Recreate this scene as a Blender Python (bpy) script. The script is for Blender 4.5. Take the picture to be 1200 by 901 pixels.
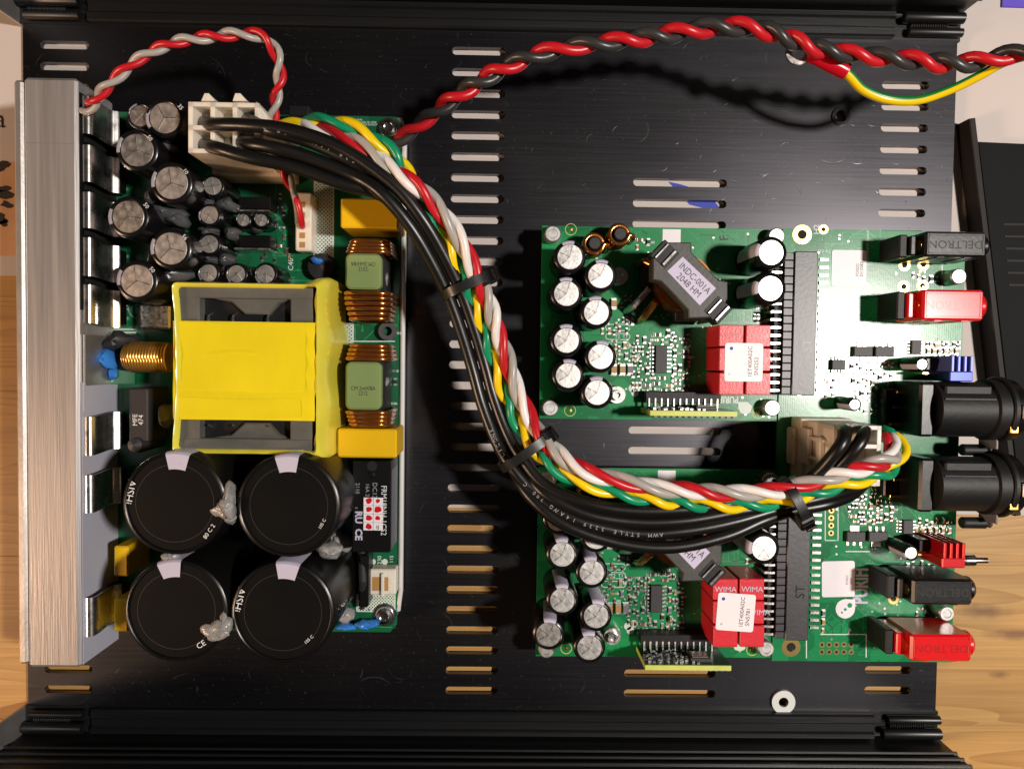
import bpy, math, random
from mathutils import Vector, Matrix
PI = math.pi
S = 0.001                       # everything below is written in millimetres
for o in list(bpy.data.objects): bpy.data.objects.remove(o)
scn = bpy.context.scene
COL = scn.collection

# ------------------------------------------------------------------ camera
F_PX, CAM_H = 870.0, 257.0
def cam_axes(p, q, a):
    F = Vector((math.tan(q), -math.tan(p), -1)).normalized()
    u = Vector((0, 1, 0)); u = (u - u.dot(F)*F).normalized()
    r = F.cross(u)
    return r*math.cos(a)+u*math.sin(a), u*math.cos(a)-r*math.sin(a), F
CR, CU, CF = cam_axes(.03304, .01401, .01343)
cd = bpy.data.cameras.new('camera'); cam = bpy.data.objects.new('camera', cd); COL.objects.link(cam)
cam.matrix_world = Matrix(((CR.x, CU.x, -CF.x, 0), (CR.y, CU.y, -CF.y, 0), (CR.z, CU.z, -CF.z, CAM_H*S), (0, 0, 0, 1)))
cd.sensor_width = 36; cd.lens = 36*F_PX/1200; cd.clip_start = .01; cd.clip_end = 20
scn.camera = cam
def at(px, py, z):
    """photo pixel -> the point of the place at height z (mm)"""
    d = CF*F_PX + CR*(px-600) + CU*(450.5-py)
    t = (z-CAM_H)/d.z
    return Vector((d.x*t, d.y*t, z))

# ------------------------------------------------------------------ light
w = bpy.data.worlds.new('World'); scn.world = w; w.use_nodes = True
w.node_tree.nodes['Background'].inputs[0].default_value = (1.0, .80, .64, 1)
w.node_tree.nodes['Background'].inputs[1].default_value = .024
def lamp(name, loc, aim, size, power, col):
    l = bpy.data.lights.new(name, 'AREA'); l.shape = 'DISK'; l.size = size*S; l.energy = power; l.color = col
    o = bpy.data.objects.new(name, l); COL.objects.link(o); o.location = Vector(loc)*S
    o.rotation_euler = (Vector(aim)-Vector(loc)).to_track_quat('-Z', 'Y').to_euler()
    return o
lamp('desk_lamp', (460, 22, 750), (20, 0, 0), 64, 7.7, (1.0, .93, .86))
lamp('room_lamp', (-820, -300, 500), (-120, 0, 0), 200, 5.8, (1.0, .64, .40))
scn.view_settings.view_transform = 'Standard'; scn.view_settings.look = 'None'
scn.view_settings.exposure = 0; scn.view_settings.gamma = 1
scn.render.engine = 'CYCLES'
scn.render.resolution_x = 1024; scn.render.resolution_y = 768

# ------------------------------------------------------------------ materials
def srgb(r, g, b):
    f = lambda c: c/12.92 if c <= .04045 else ((c+.055)/1.055)**2.4
    return (f(r/255), f(g/255), f(b/255))
MATS = {}
def mat(name, col, rough=.5, metal=0, var=0, vscale=60, bump=0, bscale=800, spec=.5, coat=0, stretch=(1, 1, 1), rvar=0, trans=0):
    m = bpy.data.materials.new(name); m.use_nodes = True; nt = m.node_tree; N = nt.nodes; L = nt.links
    b = N['Principled BSDF']
    b.inputs['Roughness'].default_value = rough; b.inputs['Metallic'].default_value = metal
    b.inputs['Specular IOR Level'].default_value = spec; b.inputs['Coat Weight'].default_value = coat
    b.inputs['Coat Roughness'].default_value = .12
    b.inputs['Base Color'].default_value = (*col, 1)
    if trans: b.inputs['Transmission Weight'].default_value = trans
    if var or bump or rvar:
        tc = N.new('ShaderNodeTexCoord'); mp = N.new('ShaderNodeMapping'); mp.inputs['Scale'].default_value = stretch
        L.new(tc.outputs['Object'], mp.inputs[0])
        def noise(sc, det=5):
            n = N.new('ShaderNodeTexNoise'); n.inputs['Scale'].default_value = sc; n.inputs['Detail'].default_value = det
            L.new(mp.outputs[0], n.inputs['Vector']); return n
        if var:
            n = noise(vscale); hs = N.new('ShaderNodeMapRange')
            hs.inputs[1].default_value = .3; hs.inputs[2].default_value = .7; hs.inputs[3].default_value = 1-var; hs.inputs[4].default_value = 1+var
            L.new(n.outputs[0], hs.inputs[0])
            mx = N.new('ShaderNodeVectorMath'); mx.operation = 'SCALE'; mx.inputs[0].default_value = col
            L.new(hs.outputs[0], mx.inputs['Scale']); L.new(mx.outputs[0], b.inputs['Base Color'])
        if rvar:
            n = noise(vscale*1.7); hs = N.new('ShaderNodeMapRange')
            hs.inputs[1].default_value = .3; hs.inputs[2].default_value = .7; hs.inputs[3].default_value = max(.03, rough-rvar); hs.inputs[4].default_value = rough+rvar
            L.new(n.outputs[0], hs.inputs[0]); L.new(hs.outputs[0], b.inputs['Roughness'])
        if bump:
            n = noise(bscale); bp = N.new('ShaderNodeBump'); bp.inputs['Strength'].default_value = bump; bp.inputs['Distance'].default_value = .0004
            L.new(n.outputs[0], bp.inputs['Height']); L.new(bp.outputs[0], b.inputs['Normal'])
    MATS[name] = m; return m

mat('plate_edge', (.03, .03, .032), .4)
mat('black_anod', (.006, .0063, .007), .40, 0, var=.25, vscale=40, bump=.12, bscale=900, stretch=(.06, 1, 1), rvar=.08)
mat('black_plastic', (.005, .005, .0052), .33, var=.15, bump=.06, spec=.38)
mat('black_matte', (.0065, .0065, .0068), .52, var=.2, bump=.15, spec=.36)
mat('dark_grey', (.026, .025, .027), .5, var=.15, bump=.08, spec=.4)
mat('ic_grey', (.035, .032, .033), .55, var=.12, bump=.1)
mat('header_plastic', (.026, .024, .028), .42, var=.2, vscale=300, bump=.1, spec=.7)
mat('scuff', (.26, .24, .235), .55, .4)
mat('ferrite_light', (.105, .102, .09), .38, var=.18, vscale=120, bump=.12)
mat('ferrite', (.046, .044, .042), .5, var=.2, vscale=200, bump=.15)
mat('aluminium', (.44, .41, .40), .42, .6, var=.09, vscale=420, bump=.16, bscale=2200, stretch=(1, .025, 1), rvar=.1)
mat('raw_aluminium', (.55, .52, .50), .42, .85, var=.15, vscale=90, bump=.1)
mat('steel', (.62, .61, .60), .2, 1, rvar=.08, vscale=200)
mat('screw_steel', (.60, .58, .56), .42, .9, rvar=.1, vscale=300)
mat('spring_steel', (.74, .73, .71), .25, 1, rvar=.05, vscale=200)
mat('tin', (.66, .64, .60), .36, 1, rvar=.12, vscale=600)
mat('cap_top', (.70, .68, .66), .43, 1, var=.12, vscale=300, bump=.12, bscale=900, rvar=.08)
mat('cap_top_dull', (.72, .66, .62), .46, .92, var=.15, vscale=300, bump=.15, bscale=900, rvar=.08)
mat('sleeve', (.006, .0055, .006), .25, spec=.4, bump=.05)
mat('sleeve_big', (.005, .0048, .0047), .3, var=.2, bump=.05, bscale=400, spec=.35)
mat('stripe', srgb(190, 185, 205), .4)
mat('stripe_dim', srgb(160, 160, 175), .4)
mat('white_print', srgb(225, 225, 225), .5)
mat('grey_print', srgb(150, 150, 155), .5)
mat('dark_print', (.03, .028, .028), .6)
mat('faint_print', (.20, .20, .21), .6)
mat('emboss_red', srgb(150, 25, 30), .3)
mat('emboss_black', (.004, .004, .004), .6)
mat('tape_pale', srgb(226, 212, 70), .28, var=.08, vscale=70, bump=.6, bscale=110, coat=.4)
mat('yellow_tape', srgb(228, 208, 28), .3, var=.07, vscale=60, bump=.5, bscale=120, coat=.35, stretch=(1, .45, 1))
mat('yellow_cap', srgb(232, 184, 18), .35, var=.06, bump=.08)
mat('copper', (.62, .23, .055), .22, .9, var=.15, vscale=300, coat=.6)
mat('copper_dark', (.42, .14, .03), .25, .9, var=.2, vscale=300, coat=.5)
mat('gold_wire', (.62, .34, .075), .26, .85, var=.2, vscale=250, coat=.4)
mat('gold', (.80, .56, .20), .28, 1)
mat('green_choke', srgb(128, 146, 92), .38, var=.05, bump=.05)
mat('nylon', srgb(238, 226, 208), .42, var=.05, bump=.05)
mat('nylon_socket', srgb(240, 222, 196), .42, var=.05)
for nm_ in ('nylon', 'nylon_socket'):
    bs_ = MATS[nm_].node_tree.nodes['Principled BSDF']; bs_.inputs['Subsurface Weight'].default_value = .4; bs_.inputs['Subsurface Radius'].default_value = (1, .9, .75); bs_.inputs['Subsurface Scale'].default_value = .006
mat('sheet_grey', srgb(176, 176, 190), .5, var=.06, vscale=30)
mat('blue_ceramic', srgb(58, 130, 215), .3, var=.08)
mat('blue_anod', srgb(40, 52, 130), .32, .5)
mat('blue_light', srgb(96, 106, 180), .4, .3)
mat('red_wima', srgb(206, 36, 50), .36, var=.07, vscale=400, bump=.2, bscale=1500)
mat('red_plastic', srgb(214, 20, 26), .25, var=.06, coat=.3)
mat('red_anod', srgb(196, 20, 30), .3, .35)
mat('glue', (.085, .086, .09), .3, bump=.25, bscale=350)
mat('glue_clear', (.40, .385, .37), .22, bump=.9, bscale=600, trans=.25, var=.35, vscale=400)
mat('sticker', srgb(236, 228, 232), .45, var=.02)
mat('sticker_lav', srgb(188, 182, 208), .5, var=.05)
mat('red_dot', srgb(200, 12, 28), .4)
mat('laminate', srgb(196, 206, 100), .5, var=.12, vscale=200)
mat('tan_comp', srgb(176, 132, 76), .4)
mat('brown_comp', srgb(110, 70, 50), .4)
mat('grey_comp', srgb(110, 110, 120), .4)
mat('w_red', srgb(192, 26, 36), .34, var=.05, bump=.05)
mat('w_grey', srgb(168, 162, 156), .32, var=.05, bump=.05)
mat('w_white', srgb(232, 226, 222), .32, var=.04, bump=.05)
mat('w_yellow', srgb(238, 204, 16), .3, var=.05)
mat('w_green', srgb(16, 140, 98), .3, var=.05)
mat('w_black', (.0055, .0052, .005), .34, var=.15, bump=.07, bscale=500)
mat('w_blackgrey', (.035, .033, .033), .34, var=.15, bump=.1)
mat('w_gy_green', srgb(20, 118, 52), .3)
mat('sleeve_red', srgb(190, 14, 34), .25, bump=.1)
mat('tie', (.010, .010, .011), .35, bump=.08)
mat('washer', srgb(224, 224, 220), .45, var=.03)
mat('paper', srgb(198, 186, 180), .7, var=.03, vscale=8)
mat('blue_ink', srgb(40, 60, 170), .6)
mat('violet', srgb(90, 70, 190), .6)
mat('page_tan', srgb(196, 152, 112), .6, var=.25, vscale=40)
mat('page_ink', srgb(40, 28, 20), .6)
mat('other_box', (.003, .003, .003), .6, var=.2, bump=.1, spec=.12)
mat('other_side', (.016, .012, .010), .6, spec=.25, var=.2, stretch=(1, .1, 1))
mat('box_line', (.012, .0115, .011), .5)
mat('trace', (.018, .27, .105), .3, coat=.2)
mat('trace_dark', (.006, .085, .036), .3, coat=.2)
mat('hatch', srgb(206, 214, 204), .45)
mat('lip', (.78, .76, .73), .4, .25)
mat('hole', (.004, .004, .004), .8)

def pcb_mat(name, a, b_, rough):
    m = bpy.data.materials.new(name); m.use_nodes = True; nt = m.node_tree; N = nt.nodes; L = nt.links; p = N['Principled BSDF']
    tc = N.new('ShaderNodeTexCoord')
    v = N.new('ShaderNodeTexVoronoi'); v.distance = 'CHEBYCHEV'; v.inputs['Scale'].default_value = 95
    L.new(tc.outputs['Object'], v.inputs['Vector'])
    bw = N.new('ShaderNodeRGBToBW'); L.new(v.outputs['Color'], bw.inputs[0])
    st = N.new('ShaderNodeMapRange'); st.inputs[1].default_value = .50; st.inputs[2].default_value = .53; L.new(bw.outputs[0], st.inputs[0])
    n = N.new('ShaderNodeTexNoise'); n.inputs['Scale'].default_value = 900; L.new(tc.outputs['Object'], n.inputs['Vector'])
    mx = N.new('ShaderNodeMix'); mx.data_type = 'RGBA'; mx.inputs[6].default_value = (*a, 1); mx.inputs[7].default_value = (*b_, 1)
    L.new(st.outputs[0], mx.inputs[0]); L.new(mx.outputs[2], p.inputs['Base Color'])
    wv = N.new('ShaderNodeTexWave'); wv.bands_direction = 'X'; wv.inputs['Scale'].default_value = 420; wv.inputs['Distortion'].default_value = .4
    L.new(tc.outputs['Object'], wv.inputs['Vector'])
    ad = N.new('ShaderNodeMath'); ad.operation = 'MULTIPLY_ADD'; ad.inputs[1].default_value = .25; L.new(wv.outputs[0], ad.inputs[0]); L.new(n.outputs[0], ad.inputs[2])
    ad2 = N.new('ShaderNodeMath'); ad2.operation = 'MULTIPLY_ADD'; ad2.inputs[1].default_value = .6; L.new(st.outputs[0], ad2.inputs[0]); L.new(ad.outputs[0], ad2.inputs[2])
    bp = N.new('ShaderNodeBump'); bp.inputs['Strength'].default_value = .16; bp.inputs['Distance'].default_value = .00006
    L.new(ad2.outputs[0], bp.inputs['Height']); L.new(bp.outputs[0], p.inputs['Normal'])
    p.inputs['Specular IOR Level'].default_value = .38; p.inputs['Roughness'].default_value = rough; p.inputs['Coat Weight'].default_value = .15; p.inputs['Coat Roughness'].default_value = .2
    MATS[name] = m
pcb_mat('pcb_psu', (.008, .125, .050), (.006, .095, .038), .32)
pcb_mat('pcb_module', (.012, .235, .072), (.008, .165, .054), .30)
pcb_mat('pcb_input', (.014, .225, .078), (.010, .165, .058), .24)

def plate_mat():
    m = bpy.data.materials.new('base_plate'); m.use_nodes = True; nt = m.node_tree; N = nt.nodes; L = nt.links; p = N['Principled BSDF']
    tc = N.new('ShaderNodeTexCoord')
    def mapr(src, a, b, c, d):
        r = N.new('ShaderNodeMapRange'); r.inputs[1].default_value = a; r.inputs[2].default_value = b; r.inputs[3].default_value = c; r.inputs[4].default_value = d
        L.new(src, r.inputs[0]); return r.outputs[0]
    def math2(op, a, b):
        n = N.new('ShaderNodeMath'); n.operation = op
        for i, x in enumerate((a, b)):
            if isinstance(x, (int, float)): n.inputs[i].default_value = x
            else: L.new(x, n.inputs[i])
        return n.outputs[0]
    # arcs left by something turned on the plate: thin rings round scattered centres, broken up by noise
    rings = None
    for sc, rad, off in ((150, .40, 0), (95, .36, 3.1), (52, .47, 7.7)):
        mp = N.new('ShaderNodeMapping'); mp.inputs['Location'].default_value = (off, off*.7, 0); L.new(tc.outputs['Object'], mp.inputs[0])
        fl = N.new('ShaderNodeMapping'); fl.inputs['Scale'].default_value = (1, 1, 0); L.new(mp.outputs[0], fl.inputs[0])
        v = N.new('ShaderNodeTexVoronoi'); v.inputs['Scale'].default_value = sc; v.inputs['Randomness'].default_value = .8
        L.new(fl.outputs[0], v.inputs['Vector'])
        d = math2('ABSOLUTE', math2('SUBTRACT', v.outputs['Distance'], rad), 0)
        line = mapr(d, .0, .009, 1, 0)
        n = N.new('ShaderNodeTexNoise'); n.inputs['Scale'].default_value = sc*1.9; n.inputs['Detail'].default_value = 2; L.new(mp.outputs[0], n.inputs['Vector'])
        line = math2('MULTIPLY', line, mapr(n.outputs[0], .58, .70, 0, 1))
        rings = line if rings is None else math2('MAXIMUM', rings, line)
    sp = N.new('ShaderNodeTexNoise'); sp.inputs['Scale'].default_value = 900; sp.inputs['Detail'].default_value = 3; L.new(tc.outputs['Object'], sp.inputs['Vector'])
    speck = mapr(sp.outputs[0], .665, .74, 0, 1)
    br = N.new('ShaderNodeMapping'); br.inputs['Scale'].default_value = (.02, 1, 1); L.new(tc.outputs['Object'], br.inputs[0])
    bn = N.new('ShaderNodeTexNoise'); bn.inputs['Scale'].default_value = 1400; bn.inputs['Detail'].default_value = 4; L.new(br.outputs[0], bn.inputs['Vector'])
    big = N.new('ShaderNodeTexNoise'); big.inputs['Scale'].default_value = 22; L.new(tc.outputs['Object'], big.inputs['Vector'])
    mark = math2('MAXIMUM', math2('MULTIPLY', rings, .9), math2('MULTIPLY', speck, .8))
    mx = N.new('ShaderNodeMix'); mx.data_type = 'RGBA'; mx.inputs[6].default_value = (.0024, .0024, .0028, 1); mx.inputs[7].default_value = (.10, .10, .105, 1)
    L.new(math2('MULTIPLY', mark, .4), mx.inputs[0]); L.new(mx.outputs[2], p.inputs['Base Color'])
    L.new(mapr(math2('ADD', math2('MULTIPLY', bn.outputs[0], .6), math2('MULTIPLY', big.outputs[0], .6)), .35, .8, .27, .36), p.inputs['Roughness'])
    p.inputs['Specular IOR Level'].default_value = .75; p.inputs['Specular Tint'].default_value = (.93, .9, 1, 1)
    hs = math2('ADD', math2('MULTIPLY', bn.outputs[0], .07), math2('MULTIPLY', rings, -1.0))
    bp = N.new('ShaderNodeBump'); bp.inputs['Strength'].default_value = .22; bp.inputs['Distance'].default_value = .00012
    L.new(hs, bp.inputs['Height']); L.new(bp.outputs[0], p.inputs['Normal'])
    MATS['base_plate'] = m
plate_mat()

def wood_mat():
    m = bpy.data.materials.new('pine'); m.use_nodes = True; nt = m.node_tree; N = nt.nodes; L = nt.links; p = N['Principled BSDF']
    tc = N.new('ShaderNodeTexCoord'); oi = N.new('ShaderNodeObjectInfo')
    ad = N.new('ShaderNodeVectorMath'); ad.operation = 'ADD'
    mu = N.new('ShaderNodeMath'); mu.operation = 'MULTIPLY'; mu.inputs[1].default_value = 7; L.new(oi.outputs['Random'], mu.inputs[0])
    L.new(tc.outputs['Object'], ad.inputs[0]); L.new(mu.outputs[0], ad.inputs[1])
    mp = N.new('ShaderNodeMapping'); mp.inputs['Scale'].default_value = (.07, 1, 1); L.new(ad.outputs[0], mp.inputs[0])
    n1 = N.new('ShaderNodeTexNoise'); n1.inputs['Scale'].default_value = 28; n1.inputs['Detail'].default_value = 2; L.new(mp.outputs[0], n1.inputs['Vector'])
    # growth rings: the contour lines of a slow noise
    mm = N.new('ShaderNodeMath'); mm.operation = 'MULTIPLY'; mm.inputs[1].default_value = 26; L.new(n1.outputs[0], mm.inputs[0])
    fr = N.new('ShaderNodeMath'); fr.operation = 'FRACT'; L.new(mm.outputs[0], fr.inputs[0])
    n2 = N.new('ShaderNodeTexNoise'); n2.inputs['Scale'].default_value = 900; n2.inputs['Detail'].default_value = 4
    mp2 = N.new('ShaderNodeMapping'); mp2.inputs['Scale'].default_value = (.03, 1, 1); L.new(ad.outputs[0], mp2.inputs[0]); L.new(mp2.outputs[0], n2.inputs['Vector'])
    cr = N.new('ShaderNodeValToRGB'); L.new(fr.outputs[0], cr.inputs[0])
    e = cr.color_ramp.elements; e[0].position = 0; e[0].color = (*srgb(188, 146, 86), 1); e[1].position = 1; e[1].color = (*srgb(168, 124, 68), 1)
    x = e.new(.62); x.color = (*srgb(180, 137, 77), 1)
    # knots
    v = N.new('ShaderNodeTexVoronoi'); v.inputs['Scale'].default_value = 11; mp3 = N.new('ShaderNodeMapping'); mp3.inputs['Scale'].default_value = (.55, 1.4, 0)
    L.new(ad.outputs[0], mp3.inputs[0]); L.new(mp3.outputs[0], v.inputs['Vector'])
    kr = N.new('ShaderNodeMapRange'); kr.inputs[1].default_value = .024; kr.inputs[2].default_value = .16; kr.inputs[3].default_value = .75; kr.inputs[4].default_value = 0; L.new(v.outputs['Distance'], kr.inputs[0])
    mx = N.new('ShaderNodeMix'); mx.data_type = 'RGBA'; mx.inputs[7].default_value = (*srgb(120, 74, 40), 1)
    L.new(kr.outputs[0], mx.inputs[0]); L.new(cr.outputs[0], mx.inputs[6])
    g = N.new('ShaderNodeMapRange'); g.inputs[1].default_value = .3; g.inputs[2].default_value = .7; g.inputs[3].default_value = .88; g.inputs[4].default_value = 1.1; L.new(n2.outputs[0], g.inputs[0])
    sc = N.new('ShaderNodeVectorMath'); sc.operation = 'SCALE'; L.new(mx.outputs[2], sc.inputs[0]); L.new(g.outputs[0], sc.inputs['Scale'])
    geo = N.new('ShaderNodeNewGeometry'); cur = sc.outputs[0]
    for kx, ky, ka, kb in ((1152, 716, 9.5, 2.6), (1190, 743, 11, 2.2), (1172, 790, 4, 1.6)):
        kp = at(kx, ky, -3.6); sb_ = N.new('ShaderNodeVectorMath'); sb_.operation = 'SUBTRACT'; sb_.inputs[1].default_value = tuple(kp*S); L.new(geo.outputs['Position'], sb_.inputs[0])
        ml_ = N.new('ShaderNodeVectorMath'); ml_.operation = 'MULTIPLY'; ml_.inputs[1].default_value = (1000/ka, 1000/kb, 0); L.new(sb_.outputs[0], ml_.inputs[0])
        ln_ = N.new('ShaderNodeVectorMath'); ln_.operation = 'LENGTH'; L.new(ml_.outputs[0], ln_.inputs[0])
        nz_ = N.new('ShaderNodeTexNoise'); nz_.inputs['Scale'].default_value = 160; L.new(tc.outputs['Object'], nz_.inputs['Vector'])
        ad_ = N.new('ShaderNodeMath'); ad_.operation = 'ADD'; L.new(ln_.outputs['Value'], ad_.inputs[0]); L.new(nz_.outputs[0], ad_.inputs[1])
        mr_ = N.new('ShaderNodeMapRange'); mr_.inputs[1].default_value = .7; mr_.inputs[2].default_value = 1.7; mr_.inputs[3].default_value = .8; mr_.inputs[4].default_value = 0; L.new(ad_.outputs[0], mr_.inputs[0])
        m2_ = N.new('ShaderNodeMix'); m2_.data_type = 'RGBA'; m2_.inputs[7].default_value = (*srgb(112, 76, 46), 1); L.new(mr_.outputs[0], m2_.inputs[0]); L.new(cur, m2_.inputs[6]); cur = m2_.outputs[2]
    L.new(cur, p.inputs['Base Color'])
    bp = N.new('ShaderNodeBump'); bp.inputs['Strength'].default_value = .12; bp.inputs['Distance'].default_value = .0003; L.new(n2.outputs[0], bp.inputs['Height']); L.new(bp.outputs[0], p.inputs['Normal'])
    p.inputs['Roughness'].default_value = .48
    MATS['pine'] = m
wood_mat()

# ------------------------------------------------------------------ mesh helpers
class B:
    def __init__(s): s.v = []; s.f = []
    def add(s, vs, fs):
        n = len(s.v); s.v += [tuple(x) for x in vs]; s.f += [tuple(i+n for i in f) for f in fs]; return s
    def box(s, x0, x1, y0, y1, z0, z1, b=0, rz=0, c=None):
        if x0 > x1: x0, x1 = x1, x0
        if y0 > y1: y0, y1 = y1, y0
        if z0 > z1: z0, z1 = z1, z0
        b = min(b, (x1-x0)*.49, (y1-y0)*.49, (z1-z0)*.49)
        if b <= 0:
            vs = [(x, y, z) for z in (z0, z1) for y in (y0, y1) for x in (x0, x1)]
            fs = [(0, 2, 3, 1), (4, 5, 7, 6), (0, 1, 5, 4), (2, 6, 7, 3), (0, 4, 6, 2), (1, 3, 7, 5)]
        else:
            vs = []; idx = {}
            lo, hi = (x0, y0, z0), (x1, y1, z1)
            for k in range(8):
                sg = [(k >> i) & 1 for i in range(3)]
                for a in range(3):
                    p = [(hi[i]-b if sg[i] else lo[i]+b) for i in range(3)]
                    p[a] = hi[a] if sg[a] else lo[a]
                    idx[(k, a)] = len(vs); vs.append(tuple(p))
            fs = []
            for a in range(3):
                u, w_ = (a+1) % 3, (a+2) % 3
                for sd in (0, 1):
                    ks = [sd << a, (sd << a) | (1 << u), (sd << a) | (1 << u) | (1 << w_), (sd << a) | (1 << w_)]
                    q = [idx[(k, a)] for k in ks]; fs.append(tuple(q if sd else q[::-1]))
                for (bu, bw) in ((0, 0), (1, 0), (1, 1), (0, 1)):
                    k0 = (bu << u) | (bw << w_); k1 = k0 | (1 << a)
                    q = [idx[(k0, u)], idx[(k1, u)], idx[(k1, w_)], idx[(k0, w_)]]
                    fs.append(tuple(q if (bu ^ bw) else q[::-1]))
            for k in range(8):
                q = [idx[(k, a)] for a in range(3)]
                fs.append(tuple(q if bin(k).count('1') % 2 else q[::-1]))
        if rz:
            cx, cy = c if c else ((x0+x1)/2, (y0+y1)/2); ca, sa = math.cos(rz), math.sin(rz)
            vs = [(cx+(x-cx)*ca-(y-cy)*sa, cy+(x-cx)*sa+(y-cy)*ca, z) for x, y, z in vs]
        return s.add(vs, fs)
    def lathe(s, cx, cy, prof, n=24, axis='z'):
        vs = []; fs = []
        for r, z in prof:
            for i in range(n):
                a = 2*PI*i/n; vs.append((r*math.cos(a), r*math.sin(a), z))
        for j in range(len(prof)-1):
            for i in range(n):
                k = (i+1) % n; fs.append((j*n+i, j*n+k, (j+1)*n+k, (j+1)*n+i))
        if prof[0][0] > 1e-6: fs.append(tuple(range(n))[::-1])
        if prof[-1][0] > 1e-6: fs.append(tuple((len(prof)-1)*n+i for i in range(n)))
        if axis == 'x': vs = [(z, x, y) for x, y, z in vs]
        if axis == 'y': vs = [(y, z, x) for x, y, z in vs]
        if isinstance(cx, (tuple, Vector)): o = cx
        else: o = (cx, cy, 0)
        return s.add([(x+o[0], y+o[1], z+o[2]) for x, y, z in vs], fs)
    def ring(s, cx, cy, r0, r1, z0, z1, n=24):
        vs = []; fs = []
        for r, z in ((r0, z0), (r1, z0), (r1, z1), (r0, z1)):
            for i in range(n): a = 2*PI*i/n; vs.append((cx+r*math.cos(a), cy+r*math.sin(a), z))
        for j in range(4):
            for i in range(n):
                k = (i+1) % n; jj = (j+1) % 4; fs.append((j*n+i, j*n+k, jj*n+k, jj*n+i))
        return s.add(vs, fs)
    def prism(s, poly, z0, z1, b=0):
        if sum(poly[i][0]*poly[(i+1) % len(poly)][1]-poly[(i+1) % len(poly)][0]*poly[i][1] for i in range(len(poly))) < 0: poly = poly[::-1]
        n = len(poly); vs = [(p[0], p[1], z0) for p in poly]
        lv = [(poly, z1-b)] if b else [(poly, z1)]
        if b:
            ins = []
            for i in range(n):
                p, q, r = Vector(poly[i-1][:2]), Vector(poly[i][:2]), Vector(poly[(i+1) % n][:2])
                d1 = (q-p).normalized(); d2 = (r-q).normalized(); n1 = Vector((-d1.y, d1.x)); n2 = Vector((-d2.y, d2.x))
                m = (n1+n2); m = m/(max(.3, 1+n1.dot(n2))); ins.append(q+m*b)
            lv.append((ins, z1))
        fs = [tuple(range(n))[::-1]]
        for k, (pl, z) in enumerate(lv):
            vs += [(p[0], p[1], z) for p in pl]
            for i in range(n): j = (i+1) % n; fs.append((k*n+i, k*n+j, (k+1)*n+j, (k+1)*n+i))
        fs.append(tuple(len(lv)*n+i for i in range(n)))
        return s.add(vs, fs)
    def tube(s, path, r, n=10, caps=True, squash=None):
        path = [Vector(p) for p in path]; T, Lf, U = frames(path)
        vs = []; fs = []
        for k, p in enumerate(path):
            rr = r[k] if isinstance(r, (list, tuple)) else r
            for i in range(n):
                a = 2*PI*i/n; vs.append(p+Lf[k]*(rr*math.cos(a))+U[k]*(rr*math.sin(a)))
        for k in range(len(path)-1):
            for i in range(n): j = (i+1) % n; fs.append((k*n+i, k*n+j, (k+1)*n+j, (k+1)*n+i))
        if caps: fs.append(tuple(range(n))[::-1]); fs.append(tuple((len(path)-1)*n+i for i in range(n)))
        return s.add(vs, fs)
    def strip(s, path, wd, z):
        """flat printed line"""
        p = [Vector((q[0], q[1])) for q in path]; vs = []; fs = []
        for i in range(len(p)):
            d = (p[min(i+1, len(p)-1)]-p[max(i-1, 0)]).normalized(); nn = Vector((-d.y, d.x))*wd/2
            vs += [(*(p[i]+nn), z), (*(p[i]-nn), z)]
        for i in range(len(p)-1): fs.append((2*i, 2*i+1, 2*i+3, 2*i+2))
        return s.add(vs, fs)
    def blob(s, c, r, n=10, seed=0):
        rnd = random.Random(seed); ph = [rnd.uniform(0, 6.28) for _ in range(6)]
        vs = []; fs = []; m = n//2+1
        for j in range(m+1):
            th = PI*j/m
            for i in range(n):
                a = 2*PI*i/n
                k = 1+.16*math.sin(2*a+ph[0]+th)+.13*math.sin(3*a+ph[1]-2*th)+.1*math.sin(5*a+ph[2])*math.sin(2*th+ph[3])
                vs.append((c[0]+r[0]*k*math.sin(th)*math.cos(a), c[1]+r[1]*k*math.sin(th)*math.sin(a), c[2]+r[2]*math.cos(th)*(1+.1*math.sin(a*2+ph[4]))))
        for j in range(m):
            for i in range(n): k = (i+1) % n; fs.append((j*n+i, (j+1)*n+i, (j+1)*n+k, j*n+k))
        return s.add(vs, fs)
    def mesh(s, name, origin=(0, 0, 0), smooth=35):
        me = bpy.data.meshes.new(name)
        me.from_pydata([((x-origin[0])*S, (y-origin[1])*S, (z-origin[2])*S) for x, y, z in s.v], [], s.f)
        me.update()
        if smooth:
            for p in me.polygons: p.use_smooth = True
            me.set_sharp_from_angle(angle=math.radians(smooth))
        return me
def frames(path):
    n = len(path); T = [(path[min(i+1, n-1)]-path[max(i-1, 0)]).normalized() for i in range(n)]
    z = Vector((0, 0, 1)); L0 = z.cross(T[0])
    if L0.length < .05: L0 = Vector((0, 1, 0))
    Ls = []; Us = []; Lp = L0.normalized()
    for t in T:
        Lp = (Lp-t*Lp.dot(t)).normalized(); Ls.append(Lp.copy()); Us.append(t.cross(Lp))
    return T, Ls, Us
def catmull(pts, step=1.0):
    pts = [Vector(p) for p in pts]; P = [pts[0]*2-pts[1]]+pts+[pts[-1]*2-pts[-2]]; out = []
    for i in range(1, len(P)-2):
        a, b, c, d = P[i-1:i+3]; n = max(2, int((c-b).length/step))
        for k in range(n):
            t = k/n; out.append(.5*((2*b)+(c-a)*t+(2*a-5*b+4*c-d)*t*t+(3*b-3*c+d-a)*t**3))
    out.append(pts[-1]); return out
def pxpath(pts, step=1.0): return catmull([at(*p) for p in pts], step)

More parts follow.
